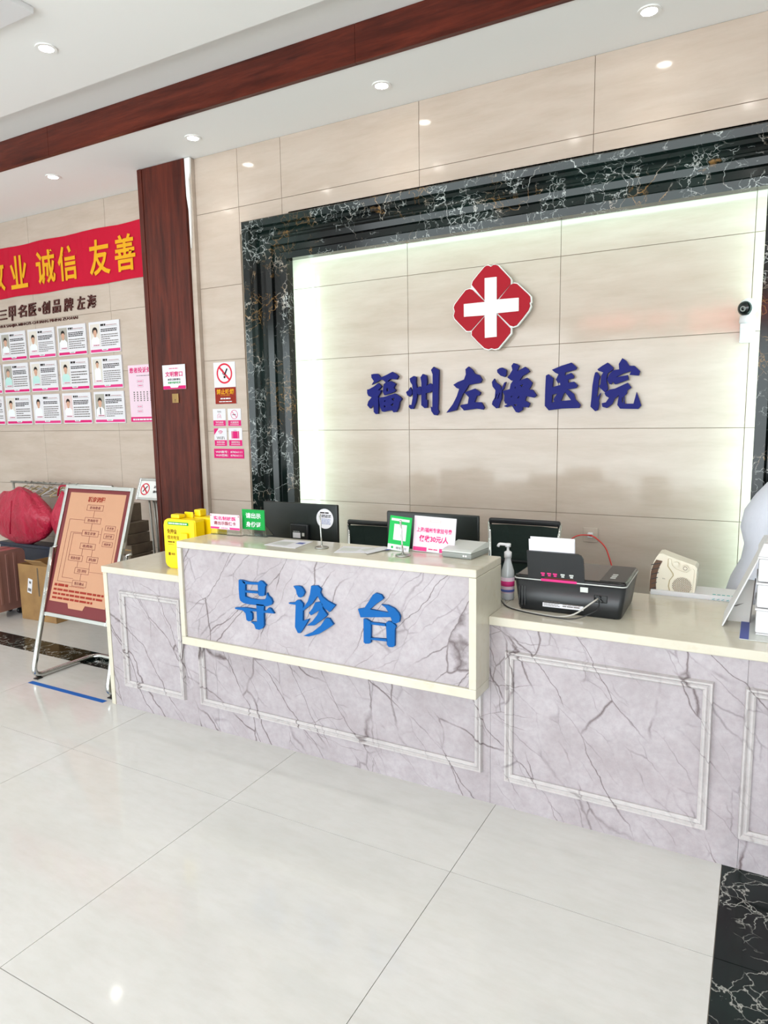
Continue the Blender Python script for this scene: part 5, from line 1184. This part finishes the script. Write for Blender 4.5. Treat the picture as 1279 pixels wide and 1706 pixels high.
# ================================================================== person in a white coat behind the desk at the right
def person():
    base = Vector((.035, 3.53, 0))
    t = thing('person', 'person in a white coat leaning over behind the desk at the right edge', 'person', base, (0, 0, math.radians(88)))
    t.scale = (.97, .97, .97)
    # local frame: faces -y, right hand at -x
    def J(*p): return Vector(p)
    V = dict(pel=(0, -.01, .86), waist=(0, -.03, 1.0), chest=(0, -.08, 1.18), upch=(0, -.15, 1.28), neck=(0, -.22, 1.38), head=(0, -.27, 1.46),
             shl=(.15, -.16, 1.24), ell=(.22, -.20, 1.02), wrl=(.17, -.47, .80), shr=(-.15, -.16, 1.24), elr=(-.22, -.20, 1.02), wrr=(-.17, -.47, .80),
             hl=(.09, .03, .82), knl=(.10, .0, .46), anl=(.10, .04, .09), tol=(.11, -.12, .035), hr=(-.09, .03, .82), knr=(-.10, .0, .46), anr=(-.10, .04, .09), tor=(-.11, -.12, .035))
    R = dict(pel=.10, waist=.09, chest=.105, upch=.08, neck=.05, head=.05, shl=.045, ell=.042, wrl=.027, shr=.045, elr=.042, wrr=.027, hl=.07, knl=.055, anl=.04, tol=.035, hr=.07, knr=.06, anr=.04, tor=.035)
    def skin_obj(name, vd, rd, edges, root, m_, sub=2, parent=t):
        me = bpy.data.meshes.new(name); ks = list(vd); me.from_pydata([vd[k] for k in ks], [(ks.index(a), ks.index(b)) for a, b in edges], [])
        o = bpy.data.objects.new(name, me); COL.objects.link(o)
        md = o.modifiers.new('s', 'SKIN'); md.use_smooth_shade = True; sb = o.modifiers.new('d', 'SUBSURF'); sb.levels = sub; sb.render_levels = sub
        for i, k in enumerate(ks): r_ = rd[k]; me.skin_vertices[0].data[i].radius = (r_, r_) if not isinstance(r_, tuple) else r_; me.skin_vertices[0].data[i].use_root = (k == root)
        nm = bpy.data.meshes.new_from_object(o.evaluated_get(bpy.context.evaluated_depsgraph_get())); bpy.data.objects.remove(o)
        for f in nm.polygons: f.use_smooth = True
        nm.materials.clear(); nm.materials.append(M[m_]); q = bpy.data.objects.new(name, nm); link(q, parent); return q
    ed = [('pel', 'waist'), ('waist', 'chest'), ('chest', 'upch'), ('upch', 'neck'), ('neck', 'head'), ('upch', 'shl'), ('shl', 'ell'), ('ell', 'wrl'), ('upch', 'shr'), ('shr', 'elr'), ('elr', 'wrr'), ('pel', 'hl'), ('hl', 'knl'), ('knl', 'anl'), ('pel', 'hr'), ('hr', 'knr'), ('knr', 'anr'), ('anl', 'tol'), ('anr', 'tor')]
    # hands join the body skeleton
    for s, sx in (('l', 1), ('r', -1)):
        wv = Vector(V['wr'+s]); V['pm'+s] = tuple(wv+Vector((-.01*sx, -.06, -.02))); R['pm'+s] = (.036, .016); ed.append(('wr'+s, 'pm'+s))
        for k, (dx, L_, rd_) in enumerate(((-.032, .055, .0085), (-.011, .072, .0088), (.011, .078, .009), (.032, .070, .0088))):
            bpt = wv+Vector((dx, -.095, -.025)); m1 = bpt+Vector((dx*.15, -L_*.5, -.008)); m2 = m1+Vector((0, -L_*.4, -.022))
            for nm_, p_ in (('a', bpt), ('b', m1), ('c', m2)): V[f'f{s}{k}{nm_}'] = tuple(p_); R[f'f{s}{k}{nm_}'] = rd_
            ed += [('pm'+s, f'f{s}{k}a'), (f'f{s}{k}a', f'f{s}{k}b'), (f'f{s}{k}b', f'f{s}{k}c')]
        for nm_, p_ in (('a', wv+Vector((-.045*sx, -.055, -.02))), ('b', wv+Vector((-.06*sx, -.095, -.03)))): V[f't{s}{nm_}'] = tuple(p_); R[f't{s}{nm_}'] = .010
        ed += [('pm'+s, f't{s}a'), (f't{s}a', f't{s}b')]
    body = skin_obj('body', V, R, ed, 'pel', 'skin')
    # head with face
    hc_ = Vector((0, -.31, 1.56))
    bb = B(); bmesh.ops.create_uvsphere(bb.bm, u_segments=32, v_segments=24, radius=1.)
    for v in bb.bm.verts:
        x, y, z = v.co; jaw = 1-.28*max(0, -z)**1.3; v.co = (x*.073*jaw, y*.092*(1-.1*max(0, -z)), z*.115)
        if y < -.5 and abs(x) < .22 and -.35 < z < .12: v.co.y -= .016*(1-abs(x)/.22)*(1-abs(z+.15)/.3)
    for f in bb.bm.faces: f.smooth = True
    ht = Matrix.Translation(hc_)@Matrix.Rotation(math.radians(22), 4, 'X')
    bb.xf(ht); hd_ = bb.obj('head', 'skin', t)
    for sx in (-1, 1):
        B().lathe([(0, -.003), (.009, -.002), (.011, 0), (.006, .003), (0, .004)], (0, 0, 0), 16).xf(ht@Matrix.Translation((sx*.030, -.084, .012))@Matrix.Rotation(PI/2, 4, 'X')).obj('eye', 'wacr', hd_)
        B().cyl((0, 0, 0), .005, .002, n=12).xf(ht@Matrix.Translation((sx*.030, -.088, .012))@Matrix.Rotation(PI/2, 4, 'X')).obj('pupil', 'ink', hd_)
        B().ring((0, 0, 0), .024, .012, .012, 'x', 16).xf(ht@Matrix.Translation((sx*.072, 0, -.005))@Matrix.Scale(1.0, 4)).obj('ear', 'skin', hd_)
    B().tube([(-.022, -.083, -.052), (0, -.089, -.054), (.022, -.083, -.052)], [.003, .005, .003], 8).xf(ht).obj('mouth', 'brownp', hd_)
    bb = B(); bmesh.ops.create_uvsphere(bb.bm, u_segments=28, v_segments=20, radius=1.)
    bmesh.ops.delete(bb.bm, geom=[v for v in bb.bm.verts if v.co.z < -.55 or (v.co.y < -.35 and v.co.z < .45)], context='VERTS')
    for v in bb.bm.verts: v.co = (v.co.x*.082, v.co.y*.10+.004, v.co.z*.126)
    for f in bb.bm.faces: f.smooth = True
    bb.xf(ht); bb.obj('hair', 'hair', t)
    # trousers and shoes
    tv = dict(p=(0, -.0, .86), hl=(.09, .0, .80), kl=(.10, .0, .46), al=(.10, .04, .12), hr=(-.09, .0, .80), kr=(-.10, .0, .46), ar=(-.10, .04, .12))
    skin_obj('trousers', tv, dict(p=.10, hl=.08, kl=.07, al=.055, hr=.08, kr=.07, ar=.055), [('p', 'hl'), ('hl', 'kl'), ('kl', 'al'), ('p', 'hr'), ('hr', 'kr'), ('kr', 'ar')], 'p', 'trousers')
    for sx in (-1, 1): B().loft([[(sx*.105+rx_*math.cos(a_), yy+0*a_, max(.001, zz+rz_*math.sin(a_))) for a_ in [2*PI*i/14 for i in range(14)]] for yy, rx_, rz_, zz in ((.10, .02, .02, .04), (.085, .042, .045, .05), (.03, .048, .055, .055), (-.06, .05, .036, .04), (-.13, .046, .028, .03), (-.165, .025, .018, .025))]).obj('shoe', 'shoe', t)
    # white coat: draped torso with folds plus two sleeves
    rings = []; n = 44
    prof_ = [(.50, .24, .18, .0), (.60, .24, .175, .0), (.72, .235, .168, -.003), (.84, .222, .148, -.015), (.93, .207, .128, -.032), (1.01, .20, .125, -.038), (1.09, .203, .145, -.04), (1.17, .21, .15, -.06), (1.24, .205, .135, -.085), (1.30, .19, .12, -.115), (1.345, .155, .10, -.145), (1.385, .095, .078, -.18), (1.405, .066, .058, -.205)]
    for z_, rx_, ry_, cy_ in prof_:
        ring = []
        for i in range(n):
            a_ = 2*PI*i/n; low = max(0, (1.05-z_)/.55); fo = 1+low*(.05*math.sin(5*a_+1)+.035*math.sin(9*a_+2*z_))+.018*math.sin(4*a_+17*z_)*(1 if z_ < 1.3 else 0)
            ring.append((rx_*fo*math.cos(a_), cy_+ry_*fo*math.sin(a_), z_+.008*math.sin(3*a_)*low))
        rings.append(ring)
    B().loft(rings, cap=False).obj('coat_body', 'cloth', t)
    for s, sx in (('l', 1), ('r', -1)):
        sv = dict(a=(sx*.13, -.15, 1.285), b=(sx*.205, -.165, 1.20), b2=(sx*.235, -.175, 1.10), c=(sx*.235, -.21, 1.0), d=(sx*.21, -.32, .91), e=(sx*.175, -.43, .825))
        skin_obj('coat_sleeve', sv, dict(a=.085, b=.088, b2=.078, c=.075, d=.062, e=.05), [('a', 'b'), ('b', 'b2'), ('b2', 'c'), ('c', 'd'), ('d', 'e')], 'a', 'cloth')
    B().tube([(.068*math.cos(a_), -.205+.062*math.sin(a_), 1.40-.018*math.sin(a_)*-1) for a_ in [2*PI*q_/20 for q_ in range(20)]], .011, 8, True).obj('collar', 'cloth', t)
    for z_ in (1.1, .98, .86): B().cyl((0, -.178-.0*z_, z_), .009, .006, 'y', 14).obj('button', 'lgrey', t)
    return t
person()
